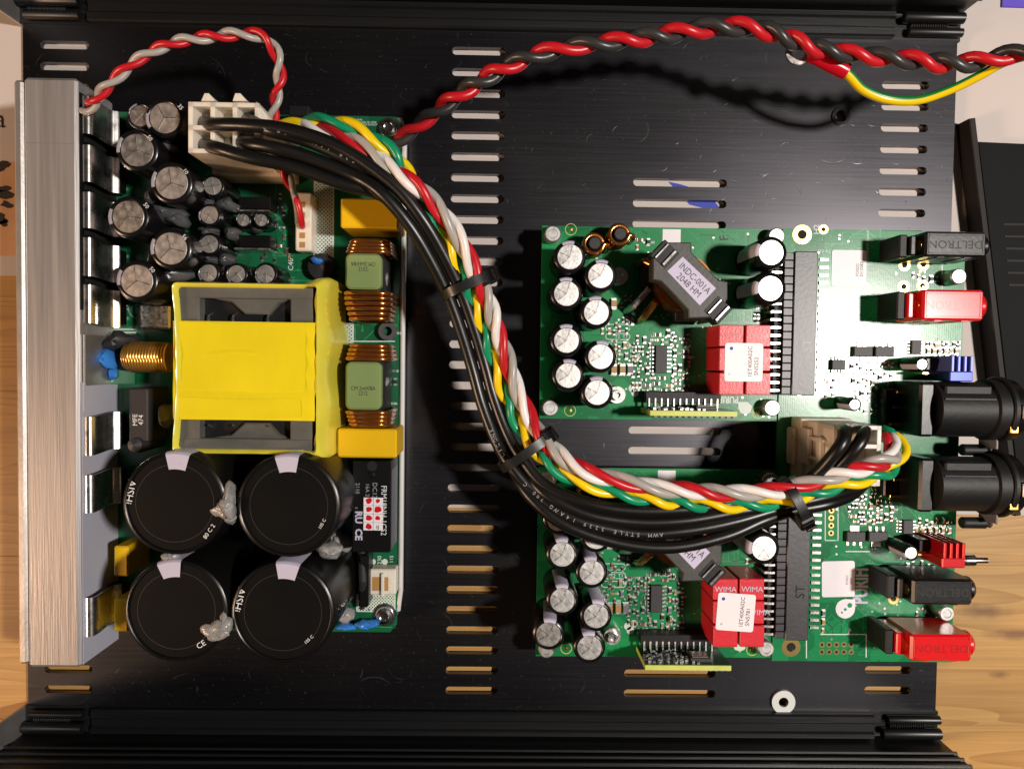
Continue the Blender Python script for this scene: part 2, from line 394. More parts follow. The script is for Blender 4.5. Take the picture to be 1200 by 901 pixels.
ORG = {}
def part(name, me, m, parent=None, loc=(0, 0, 0), rot=None, local=False, kind=None, label=None):
    """link a mesh as an object; loc in world mm unless local"""
    o = bpy.data.objects.new(name, me); COL.objects.link(o)
    if m is not None and not me.materials: me.materials.append(MATS[m])
    loc = Vector(loc)
    if parent is not None:
        o.parent = parent
        if not local: w_ = loc.copy(); loc = loc-ORG[parent.name]; ORG[o.name] = w_
        else: ORG[o.name] = ORG[parent.name]+loc
    else: ORG[o.name] = loc.copy()
    o.location = loc*S
    if rot: o.rotation_euler = rot
    if kind: o['kind'] = kind
    if label: o['label'] = label
    return o
def put(name, b, m, parent=None, origin=None, smooth=35, **k):
    """builder in world mm -> object with its origin at the middle of its base"""
    if origin is None:
        xs, ys, zs = zip(*b.v); origin = ((min(xs)+max(xs))/2, (min(ys)+max(ys))/2, min(zs))
    return part(name, b.mesh(name, origin, smooth), m, parent, origin, **k)
def thing(name, loc, label, cat, group=None):
    o = bpy.data.objects.new(name, None); COL.objects.link(o); o.location = Vector(loc)*S; ORG[o.name] = Vector(loc)
    o.empty_display_size = .01; tag(o, label, cat, group); return o
def tag(o, label, cat, group=None):
    o['label'] = label; o['category'] = cat
    if group: o['group'] = group
TXT = {}
def text(s, size, c, rz, m, parent, name='lettering', bold=0, sx=1, label=None):
    """flat printed words, centred on c, cap height = size mm"""
    key = (s, size, m, bold, sx)
    if key not in TXT:
        cu = bpy.data.curves.new('t', 'FONT'); cu.body = s; cu.size = size/.7*S; cu.align_x = 'CENTER'; cu.align_y = 'CENTER'; cu.offset = bold*S; cu.resolution_u = 2
        cu.space_line = .85
        ob = bpy.data.objects.new('t', cu); COL.objects.link(ob)
        dg = bpy.context.evaluated_depsgraph_get(); me = bpy.data.meshes.new_from_object(ob.evaluated_get(dg))
        bpy.data.objects.remove(ob); me.materials.clear()
        for v in me.vertices: v.co.x *= sx
        me.name = 'lettering'; TXT[key] = me
    return part(name, TXT[key], m, parent, c, rot=(0, 0, rz), label=label)
def rect_px(x0, y0, x1, y1, z):
    a = at(x0, y1, z); b = at(x1, y0, z); return a.x, b.x, a.y, b.y
def holed(outline, holes, z0, z1, name):
    cu = bpy.data.curves.new(name, 'CURVE'); cu.dimensions = '2D'; cu.fill_mode = 'BOTH'; cu.extrude = (z1-z0)/2*S
    for pl in [outline]+holes:
        sp = cu.splines.new('POLY'); sp.points.add(len(pl)-1); sp.use_cyclic_u = True
        for p, q in zip(sp.points, pl): p.co = (q[0]*S, q[1]*S, 0, 1)
    ob = bpy.data.objects.new('t', cu); COL.objects.link(ob)
    dg = bpy.context.evaluated_depsgraph_get(); me = bpy.data.meshes.new_from_object(ob.evaluated_get(dg))
    bpy.data.objects.remove(ob); me.materials.clear()
    for v in me.vertices: v.co.z += (z0+z1)/2*S
    me.name = name; return me
def circ(cx, cy, r, n=20): return [(cx+r*math.cos(2*PI*i/n), cy+r*math.sin(2*PI*i/n)) for i in range(n)]
def roundrect(x0, x1, y0, y1, r, n=5):
    out = []
    for cx, cy, a0 in ((x1-r, y1-r, 0), (x0+r, y1-r, 90), (x0+r, y0+r, 180), (x1-r, y0+r, 270)):
        for i in range(n+1): a = math.radians(a0+90*i/n); out.append((cx+r*math.cos(a), cy+r*math.sin(a)))
    return out

# ================================================================== SETTING
TZ = -3.6
tb = B().box(-700, 700, -500, 500, TZ-40, TZ-20.2, 1)
table = put('table_top', tb, 'pine'); table['kind'] = 'structure'
pm = B().box(-700, 700, -28.99, 28.99, -20, 0, .12).mesh('plank', (0, 0, 0))
rnd = random.Random(4)
for i in range(17):
    y = 480-i*58
    part('plank', pm, 'pine', table, (rnd.uniform(-6, 6), y+(-.0), TZ))

# papers lying on the table
a = at(60, 588, TZ); 
sh = B().prism([(-133, a.y), (205, a.y-1), (207, 330), (-132, 331)], TZ+.15, TZ+.4)
sheet = put('paper_sheet', sh, 'paper'); tag(sheet, 'plain white paper sheet spread on the table under the black chassis', 'paper')
bl = B()
bl.prism([at(783, 213, TZ+.5), at(797, 216, TZ+.5), at(830, 226, TZ+.5), at(848, 250, TZ+.5), at(808, 240, TZ+.5)], TZ+.42, TZ+.46)
put('printed_mark', bl, 'blue_ink', sheet, label='blue printed streak on the white paper')
q = at(1172, 10, TZ); 
vb = put('violet_card', B().prism([(q.x, q.y), (q.x+120, q.y-1), (q.x+120, q.y+60), (q.x, q.y+60)], TZ+.5, TZ+1.2), 'violet')
tag(vb, 'violet card edge at the top right corner beyond the chassis', 'card')
q = at(14, 322, TZ)
pg = B().prism([(-290, q.y-2), (-136, q.y), (-134, 330), (-292, 330)], TZ+.15, TZ+.5)
page = put('magazine_page', pg, 'paper'); tag(page, 'printed page with a letter and brown picture left of the aluminium heat sink', 'magazine page')
q0 = at(0, 300, TZ); q1 = at(0, 190, TZ)
put('printed_picture', B().prism([(-260, q0.y), (-140, q0.y), (-140, q1.y), (-260, q1.y)], TZ+.52, TZ+.55), 'page_tan', page)
ink = B()
for k, (x, y, r) in enumerate(((2, 196, 3), (5, 222, 2.2), (2, 228, 3.6), (9, 240, 2.0), (1, 256, 2.6), (6, 262, 1.6))):
    p = at(x, y, TZ); ink.prism([(p.x+r*(1+.4*math.sin(3*t+k))*math.cos(t), p.y+.6*r*(1+.4*math.sin(2*t+k))*math.sin(t)) for t in [i*PI/7 for i in range(14)]], TZ+.57, TZ+.6)
put('printed_figure', ink, 'page_ink', page)
p = at(0, 140, TZ+.6); text('a', 6.5, (p.x, p.y, TZ+.56), 0, 'page_ink', page)

# black lid lying on the table at the right
lid = thing('case_lid', (200, 40, TZ), 'black metal case lid lying on the table behind the output sockets', 'case lid')
ZL = 4.5
e0 = at(1136, 139, ZL); e1 = at(1180, 520, ZL)
dv = (e1-e0).normalized(); nv = Vector((-dv.y, dv.x, 0))
c0 = e0; c1 = e0+dv*137
b = B().prism([c0, c0+nv*2.2, c1+nv*2.2, c1], TZ+.7, ZL, .3)
put('side_wall', b, 'other_side', lid)
i0 = at(1141, 166, ZL-3); far = at(1200, 168, ZL-3); 
b = B().prism([(i0.x+1.5, i0.y), (i0.x+150, i0.y-4), (i0.x+156, i0.y-128), (i0.x+21, i0.y-126)], TZ+.7, ZL-3, .3)
put('panel', b, 'other_box', lid)
for k in range(6):
    p = at(1176+k*1.2, 263+k*14.2, ZL-3); put('rib', B().box(p.x, p.x+34, p.y-.35, p.y+.35, ZL-3.2, ZL-2.85, .03), 'other_side', lid)

# ================================================================== CHASSIS
ch = thing('amplifier_chassis', (0, 0, TZ), 'open black anodised amplifier chassis with slotted floor and ribbed side walls', 'chassis')
X0, X1, Y0, Y1 = -163.4, 155.2, -122.2, 111.2
holes = []
def slot(x0, x1, y, h=2.7):
    r = h/2; holes.append([(x1-r+r*math.cos(math.radians(t)), y+r*math.sin(math.radians(t))) for t in range(-90, 91, 22)] +
                          [(x0+r+r*math.cos(math.radians(t)), y+r*math.sin(math.radians(t))) for t in range(90, 271, 22)])
for i in range(32):
    y = 105-i*7.13
    slot(-18.3, 0, y)
    slot(-157.7, -141.2, y-.6)
    if i < 30: slot(129.6, 146, 96.24-7.28*i)
    if i >= 6: slot(44.4, 76.8, y-.55)
hp = at(985, 137, 0); holes.append(circ(hp.x, hp.y, 2.1))
wp = at(917, 821, 0); holes.append(circ(wp.x, wp.y, 1.6))
me = holed([(X0, Y0), (X1, Y0), (X1, Y1), (X0, Y1)], holes, -2.2, 0, 'base_plate')
part('base_plate', me, 'base_plate', ch, (0, 0, 0))
put('screw_hole', B().ring(hp.x, hp.y, 2.0, 3.1, -.5, .7, 24), 'black_plastic', ch)
XW0, XW1 = at(22, 858, 4).x, at(1106, 858, 4).x
def xprism(b, prof, x0, x1):
    n = len(prof); vs = [(x0, y, z) for y, z in prof]+[(x1, y, z) for y, z in prof]
    fs = [tuple(range(n)), tuple(range(n, 2*n))[::-1]]+[(i, i+n, (i+1) % n+n, (i+1) % n) for i in range(n)]
    return b.add(vs, fs)
for sg, Yb in ((-1, Y0), (1, Y1)):
    prof = [(0, -3.0), (0, .3), (9.0, .3), (9.4, 3.5)]
    z = 11.2
    for zz in (11.6, 15.5, 19.6, 30, 41, 52): prof += [(9.4, zz-.55), (8.5, zz-.4), (8.5, zz+.4), (9.4, zz+.55)]
    prof += [(9.4, 60), (13.5, 60), (13.5, -3.0)]
    wall = put('side_wall', xprism(B(), [(Yb+sg*d, z) for d, z in prof][::sg], XW0, XW1), 'black_anod', ch)
    # raised rail between floor and wall, cut back at both ends for the screw channels
    rp = [(.2, .35), (.2, 2.6), (.8, 3.2), (3.0, 3.2), (3.6, 2.5), (6.2, 2.5), (6.8, 3.4), (8.3, 3.4), (8.3, .35)]
    put('rail', xprism(B(), [(Yb+sg*d, z) for d, z in rp][::sg], XW0+24, XW1-24), 'black_anod', wall)
    for xa, xb in ((XW0+.5, XW0+21), (XW1-21, XW1-.5)):
        cb = B()
        cb.lathe((0, Yb+sg*2.2, 2.0), 0, [(1.3, xa+2), (1.5, xa+2.3), (1.5, xb)], 12, 'x')
        cb.lathe((0, Yb+sg*6.8, 2.6), 0, [(1.7, xa), (1.9, xa+.3), (1.9, xb)], 12, 'x')
        for i in range(16): cb.lathe((0, Yb+sg*4.4, 1.2), 0, [(.9, xa+3+i*.8), (1.1, xa+3.2+i*.8), (1.1, xa+3.4+i*.8), (.9, xa+3.6+i*.8)], 10, 'x')
        put('screw_channel', cb, 'black_anod', wall)
    eb = B().box(XW0-1.6, XW0-.1, Yb+sg*.2, Yb+sg*13.4, -2.9, 60, .4)
    put('end_plate', eb, 'raw_aluminium', wall, label='bare aluminium end of the side wall')

wsh = B().ring(wp.x, wp.y, 1.75, 4.15, .1, 1.1, 32)
wo = put('washer', wsh, 'washer'); tag(wo, 'white plastic washer lying on the chassis floor near the lower rail', 'washer')

# ================================================================== SHARED COMPONENTS
MESH = {}
def shared(key, fn):
    if key not in MESH: MESH[key] = fn()
    return MESH[key]
def capacitor(parent, x, y, zb, h, r, rz=0, tilt=(0, 0), top='cap_top', stripe='stripe', vent='Y', big=False, words=None):
    """standing electrolytic: sleeve > metal top, vent score, polarity stripe"""
    k = (h, r)
    def sl():
        b = B(); e = min(.7, r*.16); rt_ = r-e*1.75 if big else r*.77
        b.lathe(0, 0, [(r*.9, 0), (r, .4), (r, 1.2), (r*.95, 1.7), (r*.95, 2.1), (r, 2.6), (r, h-e*1.5), (r-e*.35, h-e*.5), (r-e*.9, h-.1), (rt_+.25, h), (rt_+.05, h-.12), (rt_, h-.5), (0, h-.5)], 40 if big else 28)
        return b.mesh('capacitor')
    c = part('capacitor', shared(('cs', k, big), sl), 'sleeve_big' if big else 'sleeve', parent, (x, y, zb), rot=(tilt[0], tilt[1], rz))
    e = min(.7, r*.16); rt = r-e*1.75 if big else r*.765
    if not big:
        def tp():
            b = B(); b.lathe(0, 0, [(rt*.985, h-.5), (rt, h-.3), (rt*.97, h-.16), (rt*.93, h-.16)], 28)
            angs = {'Y': (20, 140, 262), 'K': (70, 150, 215), 'X': (10, 100, 190, 280)}[vent]; m_ = len(angs)
            for q_ in range(m_):      # the scored sectors bulge by different amounts
                a0 = math.radians(angs[q_]); a1 = math.radians(angs[(q_+1) % m_]+(360 if q_ == m_-1 else 0)); n_ = 10
                dr = rt*(.02, .075, .045, .06)[(q_+int(r*10)) % 4]*(.45 if vent == 'K' else 1)
                vs_ = [(0, 0, h-.05)]+[(rt*.95*math.cos(a0+(a1-a0)*i_/n_), rt*.95*math.sin(a0+(a1-a0)*i_/n_), h-.05-dr*(.4+.6*math.sin(PI*i_/n_))) for i_ in range(n_+1)]
                b.add(vs_, [(0, i_+1, i_+2) for i_ in range(n_)])
            return b.mesh('metal_top', smooth=20)
        t = part('metal_top', shared(('ct', k, top, vent), tp), top, c, local=True)
        def vt():
            b = B(); n = {'Y': 3, 'K': 3, 'X': 4}[vent]
            angs = {'Y': (20, 140, 262), 'K': (70, 150, 215), 'X': (10, 100, 190, 280)}[vent]
            for a in angs:
                a = math.radians(a); b.box(0, rt*.86, -rt*.025-.04, rt*.025+.04, h-.1, h+.0, .03, rz=a, c=(0, 0))
            return b.mesh('vent_score')
        part('vent_score', shared(('cv', k, vent), vt), 'tin', c, local=True)
    def st():
        b = B(); n = 8; hw = .42 if not big else .24; prof = [(r+.04, 2.8), (r+.04, h-e*1.5), (r-e*.33, h-e*.46), (r-e*.88, h-.05), (r*.775 if not big else r-e*1.0, h+.05)]
        if big: prof += [(r-e*1.2-4.2, h-.42)]
        vs = []; fs = []
        for i in range(n+1):
            a = PI/2-hw+2*hw*i/n
            vs += [(q*math.cos(a), q*math.sin(a), z) for q, z in prof]
        m = len(prof)
        for i in range(n):
            for j in range(m-1): fs.append((i*m+j, i*m+j+1, (i+1)*m+j+1, (i+1)*m+j))
        return b.add(vs, fs).mesh('polarity_stripe')
    part('polarity_stripe', shared(('cp', k, big), st), stripe, c, local=True)
    return c
def screw(parent, x, y, z, r=2.7, m='steel', posts=0, name='screw'):
    def hd():
        b = B(); b.lathe(0, 0, [(r, 0), (r, 1.6), (r*.9, 2.1), (r*.55, 2.4), (r*.5, 2.3), (r*.46, 1.2), (0, 1.1)], 24); return b.mesh('screw')
    o = part('screw', shared(('scr', r), hd), m, parent, (x, y, z+posts))
    if posts: part('standoff', shared(('post', r, posts), lambda: B().lathe(0, 0, [(r*.95, -posts), (r*.95, 0)], 6 if r > 2.8 else 20).mesh('standoff')), m, o, local=True)
    part('washer_ring', shared(('scw', r), lambda: B().ring(0, 0, r*.9, r*1.3, 0, .5, 24).mesh('washer_ring')), 'steel', o, local=True)
    return o
def chip(parent, x, y, z, wx, wy, n, side='x', h=1.5, m='ic_grey'):
    """gull-wing chip; side = axis across which the leads stand"""
    c = part('chip', shared(('chip', wx, wy, h), lambda: B().box(-wx/2, wx/2, -wy/2, wy/2, .2, .2+h, .14).mesh('chip')), m, parent, (x, y, z))
    def ld():
        b = B(); L = (wy if side == 'x' else wx); p = L/n
        for i in range(n):
            t = -L/2+p*(i+.5)
            for sg in (-1, 1):
                e = (wx if side == 'x' else wy)/2
                r0 = (sg*e, sg*(e+1.0)); q = (t-p*.24, t+p*.24)
                if side == 'x':
                    b.box(*r0, *q, .62, .8, .04); b.box(sg*(e+.75), sg*(e+1.7), *q, .03, .72 if 0 else .25, .04)
                else:
                    b.box(*q, *r0, .62, .8, .04); b.box(*q, sg*(e+.75), sg*(e+1.7), .03, .25, .04)
        return b.mesh('leads')
    part('leads', shared(('lead', wx, wy, n, side), ld), 'tin', c, local=True)
    return c
class SMD:
    """small soldered bits too small to pick apart: gathered by material"""
    def __init__(s): s.b = {k: B() for k in ('dark_grey', 'tan_comp', 'brown_comp', 'grey_comp', 'tin', 'white_print', 'trace', 'trace_dark')}
    def one(s, x, y, z, L, W, H, ang, m):
        c = (x, y); e = L*.2
        s.b[m].box(x-L/2+e, x+L/2-e, y-W/2+.02, y+W/2-.02, z+.05, z+H-.02, .05, ang, c)
        for sg in (-1, 1):
            s.b['tin'].box(x+sg*(L/2-e), x+sg*L/2, y-W/2, y+W/2, z+.05, z+H, .05, ang, c)
            s.b['tin'].box(x+sg*(L/2-.02), x+sg*(L/2+.35), y-W/2-.08, y+W/2+.08, z+.03, z+.16, .03, ang, c)
    def field(s, rc, n, z, seed, big=.25, dens=None):
        x0, x1, y0, y1 = rc; rn = random.Random(seed); done = []
        for _ in range(n*14):
            if len(done) >= n: break
            L, W, H = (1.9, 1.1, .7) if rn.random() < big else (1.35, .75, .5)
            ang = rn.choice((0, PI/2, PI/2)); 
            x = round(rn.uniform(x0, x1)/.6)*.6; y = round(rn.uniform(y0, y1)/.6)*.6
            hx, hy = (L/2+.42, W/2+.18) if ang == 0 else (W/2+.18, L/2+.42)
            if any(abs(x-a) < hx+c and abs(y-b) < hy+d for a, b, c, d in done): continue
            done.append((x, y, hx, hy))
            s.one(x, y, z, L, W, H, ang, rn.choice(('dark_grey', 'dark_grey', 'dark_grey', 'grey_comp', 'tan_comp', 'brown_comp')))
            if rn.random() < .22:   # reference lettering reduced to its strokes
                for q in range(3): s.b['white_print'].box(x+hx+.2+q*.45, x+hx+.42+q*.45, y-.45, y+.45*rn.uniform(.3, 1), z+.02, z+.05)
        return done
    def traces(s, rc, n, z, seed, w=.22):
        x0, x1, y0, y1 = rc; rn = random.Random(seed)
        for _ in range(n):
            x, y = rn.uniform(x0, x1), rn.uniform(y0, y1); pts = [(x, y)]; d = rn.choice((0, 1))
            for k in range(rn.randint(2, 4)):
                l = rn.uniform(2, 8)*rn.choice((-1, 1)); dx, dy = ((l, 0), (0, l), (l, l), (l, -l))[rn.choice((0, 1, 2, 3))]
                nx, ny = min(max(pts[-1][0]+dx, x0), x1), min(max(pts[-1][1]+dy, y0), y1)
                pts.append((nx, ny))
            for p, q in zip(pts, pts[1:]):
                if (Vector(p)-Vector(q)).length > .1: s.b['trace' if rn.random() < .75 else 'trace_dark'].strip([p, q], w, z+.012+rn.uniform(0, .01))
            r = w*1.1; s.b['trace'].ring(pts[0][0], pts[0][1], r*.4, r*1.3, z+.005, z+.03, 8)
    def vias(s, rc, n, z, seed):
        rn = random.Random(seed)
        for _ in range(n):
            x, y = rn.uniform(rc[0], rc[1]), rn.uniform(rc[2], rc[3]); s.b['tin' if rn.random() < .25 else 'trace'].ring(x, y, .13, .34, z+.012, z+.045, 8)
    def build(s, parent, z):
        names = {'dark_grey': 'resistor_array', 'tan_comp': 'small_capacitors', 'brown_comp': 'small_inductors', 'grey_comp': 'small_diodes', 'tin': 'solder_joints', 'white_print': 'silkscreen', 'trace': 'copper_traces', 'trace_dark': 'inner_traces'}
        for k, b in s.b.items():
            if b.v: put(names[k], b, k, parent, kind='stuff')
def hatch(parent, x0, x1, y0, y1, z, p=1.25, w=.42, m='hatch', clip=None):
    b = B(); n = int((x1-x0+y1-y0)/p)+1
    for i in range(n):
        for sg in (0, 1):
            c = i*p; pts = []
            # line u+v=c inside the box (u flipped for the other diagonal)
            u0 = max(0, c-(y1-y0)); u1 = min(x1-x0, c)
            if u1-u0 < .15: continue
            P = [(x0+u0, y0+c-u0), (x0+u1, y0+c-u1)]
            if sg: P = [(x0+x1-a, q) for a, q in P]
            b.strip(P, w, z+.02+.004*sg)
    for P in ([(x0, y0), (x1, y0)], [(x0, y1), (x1, y1)], [(x0, y0), (x0, y1)], [(x1, y0), (x1, y1)]): b.strip(P, w, z+.03)
    return put('hatch_print', b, m, parent)
def boxpx(b, x0, y0, x1, y1, z0, z1, bev=.3):
    """box whose TOP face covers the given pixels"""
    c = rect_px(x0, y0, x1, y1, z1); return b.box(*c, z0, z1, bev)
def qr_label(parent, c, w_, h_, rz, words, z, m='sticker'):
    b = B().prism(roundrect(-w_/2, w_/2, -h_/2, h_/2, .8 if m == 'sticker' else .2), 0, .12)
    st = part('sticker', b.mesh('sticker'), m, parent, (c[0], c[1], z), rot=(0, 0, rz))
    for s_, size, dx, dy in words:
        key = (s_, size)
        t = text(s_, size, (c[0]+math.cos(rz)*dx-math.sin(rz)*dy, c[1]+math.sin(rz)*dx+math.cos(rz)*dy, z+.16), rz+PI/2, 'dark_print', parent)
    return st

# ================================================================== POWER SUPPLY
ZP = 9.0
ps = thing('power_supply', (-90, -6, 0), 'power supply board with yellow taped transformer, four big black capacitors and aluminium heat sink', 'power supply')
b = B().prism([(-147, 79.5), (-36, 79.5), (-34.3, 77.5), (-34.3, -89.5), (-36.5, -92.2), (-147, -92.2)], ZP-1.6, ZP)
pcb = put('circuit_board', b, 'pcb_psu', ps)
b = B().prism([(-147.5, 80), (-34.2, 80), (-34.2, 78), (-33.0, 77), (-33.0, -80), (-34.0, -86), (-36, -91.5), (-147.5, -91.5)], 2, ZP-1.8, .3)
mp_ = put('mounting_plate', b, 'raw_aluminium', ps)
b = B().tube([(-33.2, 77, ZP-.7), (-33.2, -78, ZP-.7), (-34.0, -85, ZP-.7)], .85, 10)
put('plate_lip', b, 'lip', mp_)
for (x, y) in ((-41, 72), (-41, -85), (-140, 72), (-140, -85)): put('standoff', B().lathe(x, y, [(3, .05), (3, 2)], 6), 'steel', mp_)

# --- heat sink bar along the left edge
ZH = 31.0
h0 = at(25, 90, ZH); h1 = at(90, 90, ZH); h2 = at(28, 782, ZH)
b = B().box(h0.x+.4, h1.x, h2.y, h0.y, ZP+1, ZH, .9)
hs = put('heat_sink', b, 'aluminium', ps, label='brushed aluminium heat sink bar')
g = at(15, 90, ZH-1)
put('back_plate', B().box(g.x, h0.x-.35, h2.y+.6, h0.y-.5, 1.5, ZH-1, .7), 'raw_aluminium', hs)
put('scribe_line', B().box(h0.x+1.2, h1.x-1, at(50, 168, ZH).y-.1, at(50, 168, ZH).y+.1, ZH-.3, ZH+.02), 'scuff', hs)
# --- spring clips pressing the transistors against it
HX = h1.x
def clip(y0p, y1p, L=11, tilt=0, zt=0):
    """steel spring clip: bright bend at the bar, flat tongue, curled bright tip"""
    y0 = at(97, y1p, ZH-2).y; y1 = at(97, y0p, ZH-2).y
    prof = [(.1, ZH-1.7), (.7, ZH-1.0), (1.7, ZH-.8), (2.7, ZH-1.3), (3.2, ZH-2.4), (3.35, ZH-4), (3.3, 24), (3.3, 20.5), (3.6, 19.5), (4.3, 18.9), (5.1, 18.7), (5.6, 18.1)]
    vs = []; fs = []; n = len(prof)
    for k, (d, z) in enumerate(prof):
        sh_ = tilt*.6*(ZH-2-z)
        for t in (0, .45):
            vs += [(HX+.45+d-t*.7, y0+sh_, z-t*.6), (HX+.45+d-t*.7, y1+sh_, z-t*.6)]
    for k in range(n-1):
        a, c = 4*k, 4*(k+1)
        fs += [(a, c, c+1, a+1), (a+2, a+3, c+3, c+2), (a, a+2, c+2, c), (a+1, c+1, c+3, a+3)]
    fs += [(0, 1, 3, 2), (4*n-4, 4*n-2, 4*n-1, 4*n-3)]
    c = put('spring_clip', B().add(vs, fs), 'spring_steel', ps, smooth=50)
    tb_ = B().box(HX+.7, HX+5.2, y0+.8+tilt*6, y1-.8+tilt*6, ZP+3, 17.0, .4)
    tr = put('transistor', tb_, 'black_plastic', ps)
    put('leads', B().box(HX+2.8, HX+3.5, y0+2.2, y0+3.2, ZP, ZP+3).box(HX+2.8, HX+3.5, (y0+y1)/2-.5, (y0+y1)/2+.5, ZP, ZP+3).box(HX+2.8, HX+3.5, y1-3.2, y1-2.2, ZP, ZP+3), 'tin', tr)
for a_, c_ in ((114, 158), (171, 214), (226, 268), (279, 324), (334, 379)): clip(a_, c_, 9.5, -.12)
for a_, c_ in ((488, 533), (556, 600), (699, 744)): clip(a_, c_, 11.0, .12)
# dark rubber tongues between the upper clips
for yy in (164, 220, 273, 329):
    p = at(96, yy, ZH-3); b = B().tube([(HX+.3, p.y, ZH-2.5), (HX+1.6, p.y-.3, ZH-4), (HX+2.6, p.y-1.6, ZH-16)], [.9, 1.0, .8], 8)
    put('insulator_tongue', b, 'black_matte', ps)
# pale grey insulating sheet behind the lower clips
def sheetpoly(pts, z): return [tuple(at(x, y, z))[:2] for x, y in pts]
yS = at(92, 448, ZH-1).y; yE = at(95, 778, ZH-1).y
put('insulating_sheet', B().box(HX+.15, HX+.45, yE, yS, ZP+.1, ZH-1).box(HX+.45, HX+.75, yS-9, yS, ZP+3, ZH-1.6), 'sheet_grey', ps)
put('dark_backing', B().box(HX+.1, HX+.3, yS+22, at(95, 108, ZH-1).y, ZP+.1, ZH-1), 'black_matte', ps)  # added black strip that darkens the bar's side between the upper clips
put('side_shield', B().box(HX+.3, HX+1.1, at(95, 452, 30).y, at(95, 392, 30).y, ZP, ZH-2), 'raw_aluminium', ps)

# --- electrolytics at the top left
ZC = 33.0
for k, (x, y, r, zt, v) in enumerate(((157, 175, 6.3, ZC, 'Y'), (194, 138, 6.0, ZC-2, 'Y'), (164, 136, 4.2, ZC-6, 'X'), (199, 214, 6.3, ZC, 'Y'),
                                   (153, 254, 6.3, ZC, 'Y'), (198, 291, 6.3, ZC, 'Y'), (160, 329, 6.3, ZC, 'Y'))):
    p = at(x, y, zt); capacitor(ps, p.x, p.y, ZP, zt-ZP, r, rz=math.radians((75, 100, 40, 80, 90, 85, 80)[k]), top='cap_top_dull' if k in (1, 3, 5, 6) else 'cap_top', vent=v, stripe='stripe_dim',
                          tilt=(math.radians((2, -1, 0, 1, -2, 1, 0)[k]), 0))
    pr = ('50', '35', '25', '10', '50', '56', '50')[k]
    q = Vector((p.x+r*.74, p.y+r*.52)); text(pr, 1.2, (q.x, q.y, zt+.12), -.9, 'white_print', ps)
ZS = 24.0
for k, (x, y, r) in enumerate(((249, 218, 3.6), (245, 252, 3.6), (245, 286, 3.6), (244, 320, 3.5), (277, 321, 3.5), (311, 321, 3.7))):
    p = at(x, y, ZS); capacitor(ps, p.x, p.y, ZP, ZS-ZP, r, rz=math.radians(90+k*7), top='cap_top_dull', vent='K' if k % 2 else 'X', stripe='stripe_dim')
for x, y in ((285, 258), (306, 258)):
    p = at(x, y, 18); capacitor(ps, p.x, p.y, ZP, 9, 2.5, rz=1, top='cap_top_dull', vent='X', stripe='stripe_dim')
# grey rubber fixing glue between them
for k, (x, y, rx, ry, z, rz_) in enumerate(((182, 168, 3.4, 3.0, 26, 5), (174, 196, 2.4, 2.8, 27, 5), (175, 228, 2.4, 3.4, 27, 5), (190, 248, 5.5, 2.6, 27, 5), (203, 255, 3.2, 2.2, 27, 4), (176, 305, 2.2, 3.4, 26, 5), (196, 322, 5.2, 2.2, 26, 5),
        (240, 236, 2.6, 1.9, 21, 4), (262, 238, 3.0, 2.2, 21, 4), (241, 270, 3.2, 1.6, 21, 4), (268, 272, 2.6, 1.7, 21, 4), (243, 303, 3.0, 1.7, 21, 4), (262, 303, 2.8, 1.7, 21, 4), (261, 321, 1.6, 2.4, 21, 4), (294, 321, 1.6, 2.2, 21, 4),
        (166, 155, 2.4, 1.5, 26, 4), (295, 258, 1.5, 2.0, 15, 3), (299, 266, 2.2, 1.4, 15, 3))):
    p = at(x, y, z); put('glue_blob', B().blob((p.x, p.y, z-rz_*.9), (rx*1.12, ry*1.12, rz_), 14, k), 'glue', ps)
# --- upright power chips with tinned edge
for y in (238, 283):
    b = B(); boxpx(b, 279, y-7, 317, y+7, ZP+.5, ZP+8, .3)
    c = put('power_chip', b, 'black_plastic', ps)
    b = B(); boxpx(b, 274, y+7.4, 315, y+9.6, ZP, ZP+7, .1); put('tab', b, 'tin', c)
# --- white header with pins
b = B(); boxpx(b, 346, 226, 365, 294, ZP, ZP+7, .4); hd_ = put('header', b, 'nylon', ps, label='white six way pin header')
for y in (240, 252, 264, 276, 287):
    p = at(354, y, ZP+7.1); put('pin_hole', B().box(p.x-.9, p.x+.9, p.y-.9, p.y+.9, ZP+7.02, ZP+7.1), 'tan_comp', hd_)
for (x0, y0, x1, y1) in ((368, 205, 391, 328), (396, 379, 414, 401)):
    c = rect_px(x0, y0, x1, y1, ZP); hatch(pcb, *c, ZP)
# black box behind the header, dark disc
b = B(); boxpx(b, 338, 123, 362, 136, ZP, ZP+14, .4); put('relay_block', b, 'black_matte', ps)
b = B().lathe(at(376, 312, 14).x, at(376, 312, 14).y, [(4.2, ZP), (4.6, ZP+2), (4.2, ZP+5), (0, ZP+6)], 20); put('thermistor', b, 'dark_grey', ps)
put('blue_disc', B().blob((at(372, 306, 14).x, at(372, 306, 14).y, 15), (2.0, 1.2, 1.6), 12, 3), 'blue_ceramic', ps)
# --- yellow film capacitors
for (x0, y0, x1, y1, zt) in ((399, 233, 467, 267, 26), (395, 503, 465, 536, 26)):
    b = B(); boxpx(b, x0, y0, x1, y1, ZP+.3, zt, .5); put('film_capacitor', b, 'yellow_cap', ps)
for (x0, y0, x1, y1) in ((133, 640, 150, 675), (133, 702, 150, 740), (374, 540, 402, 565)):
    b = B(); boxpx(b, x0, y0, x1, y1, ZP+.3, 24, .5); put('film_capacitor', b, 'yellow_cap', ps)
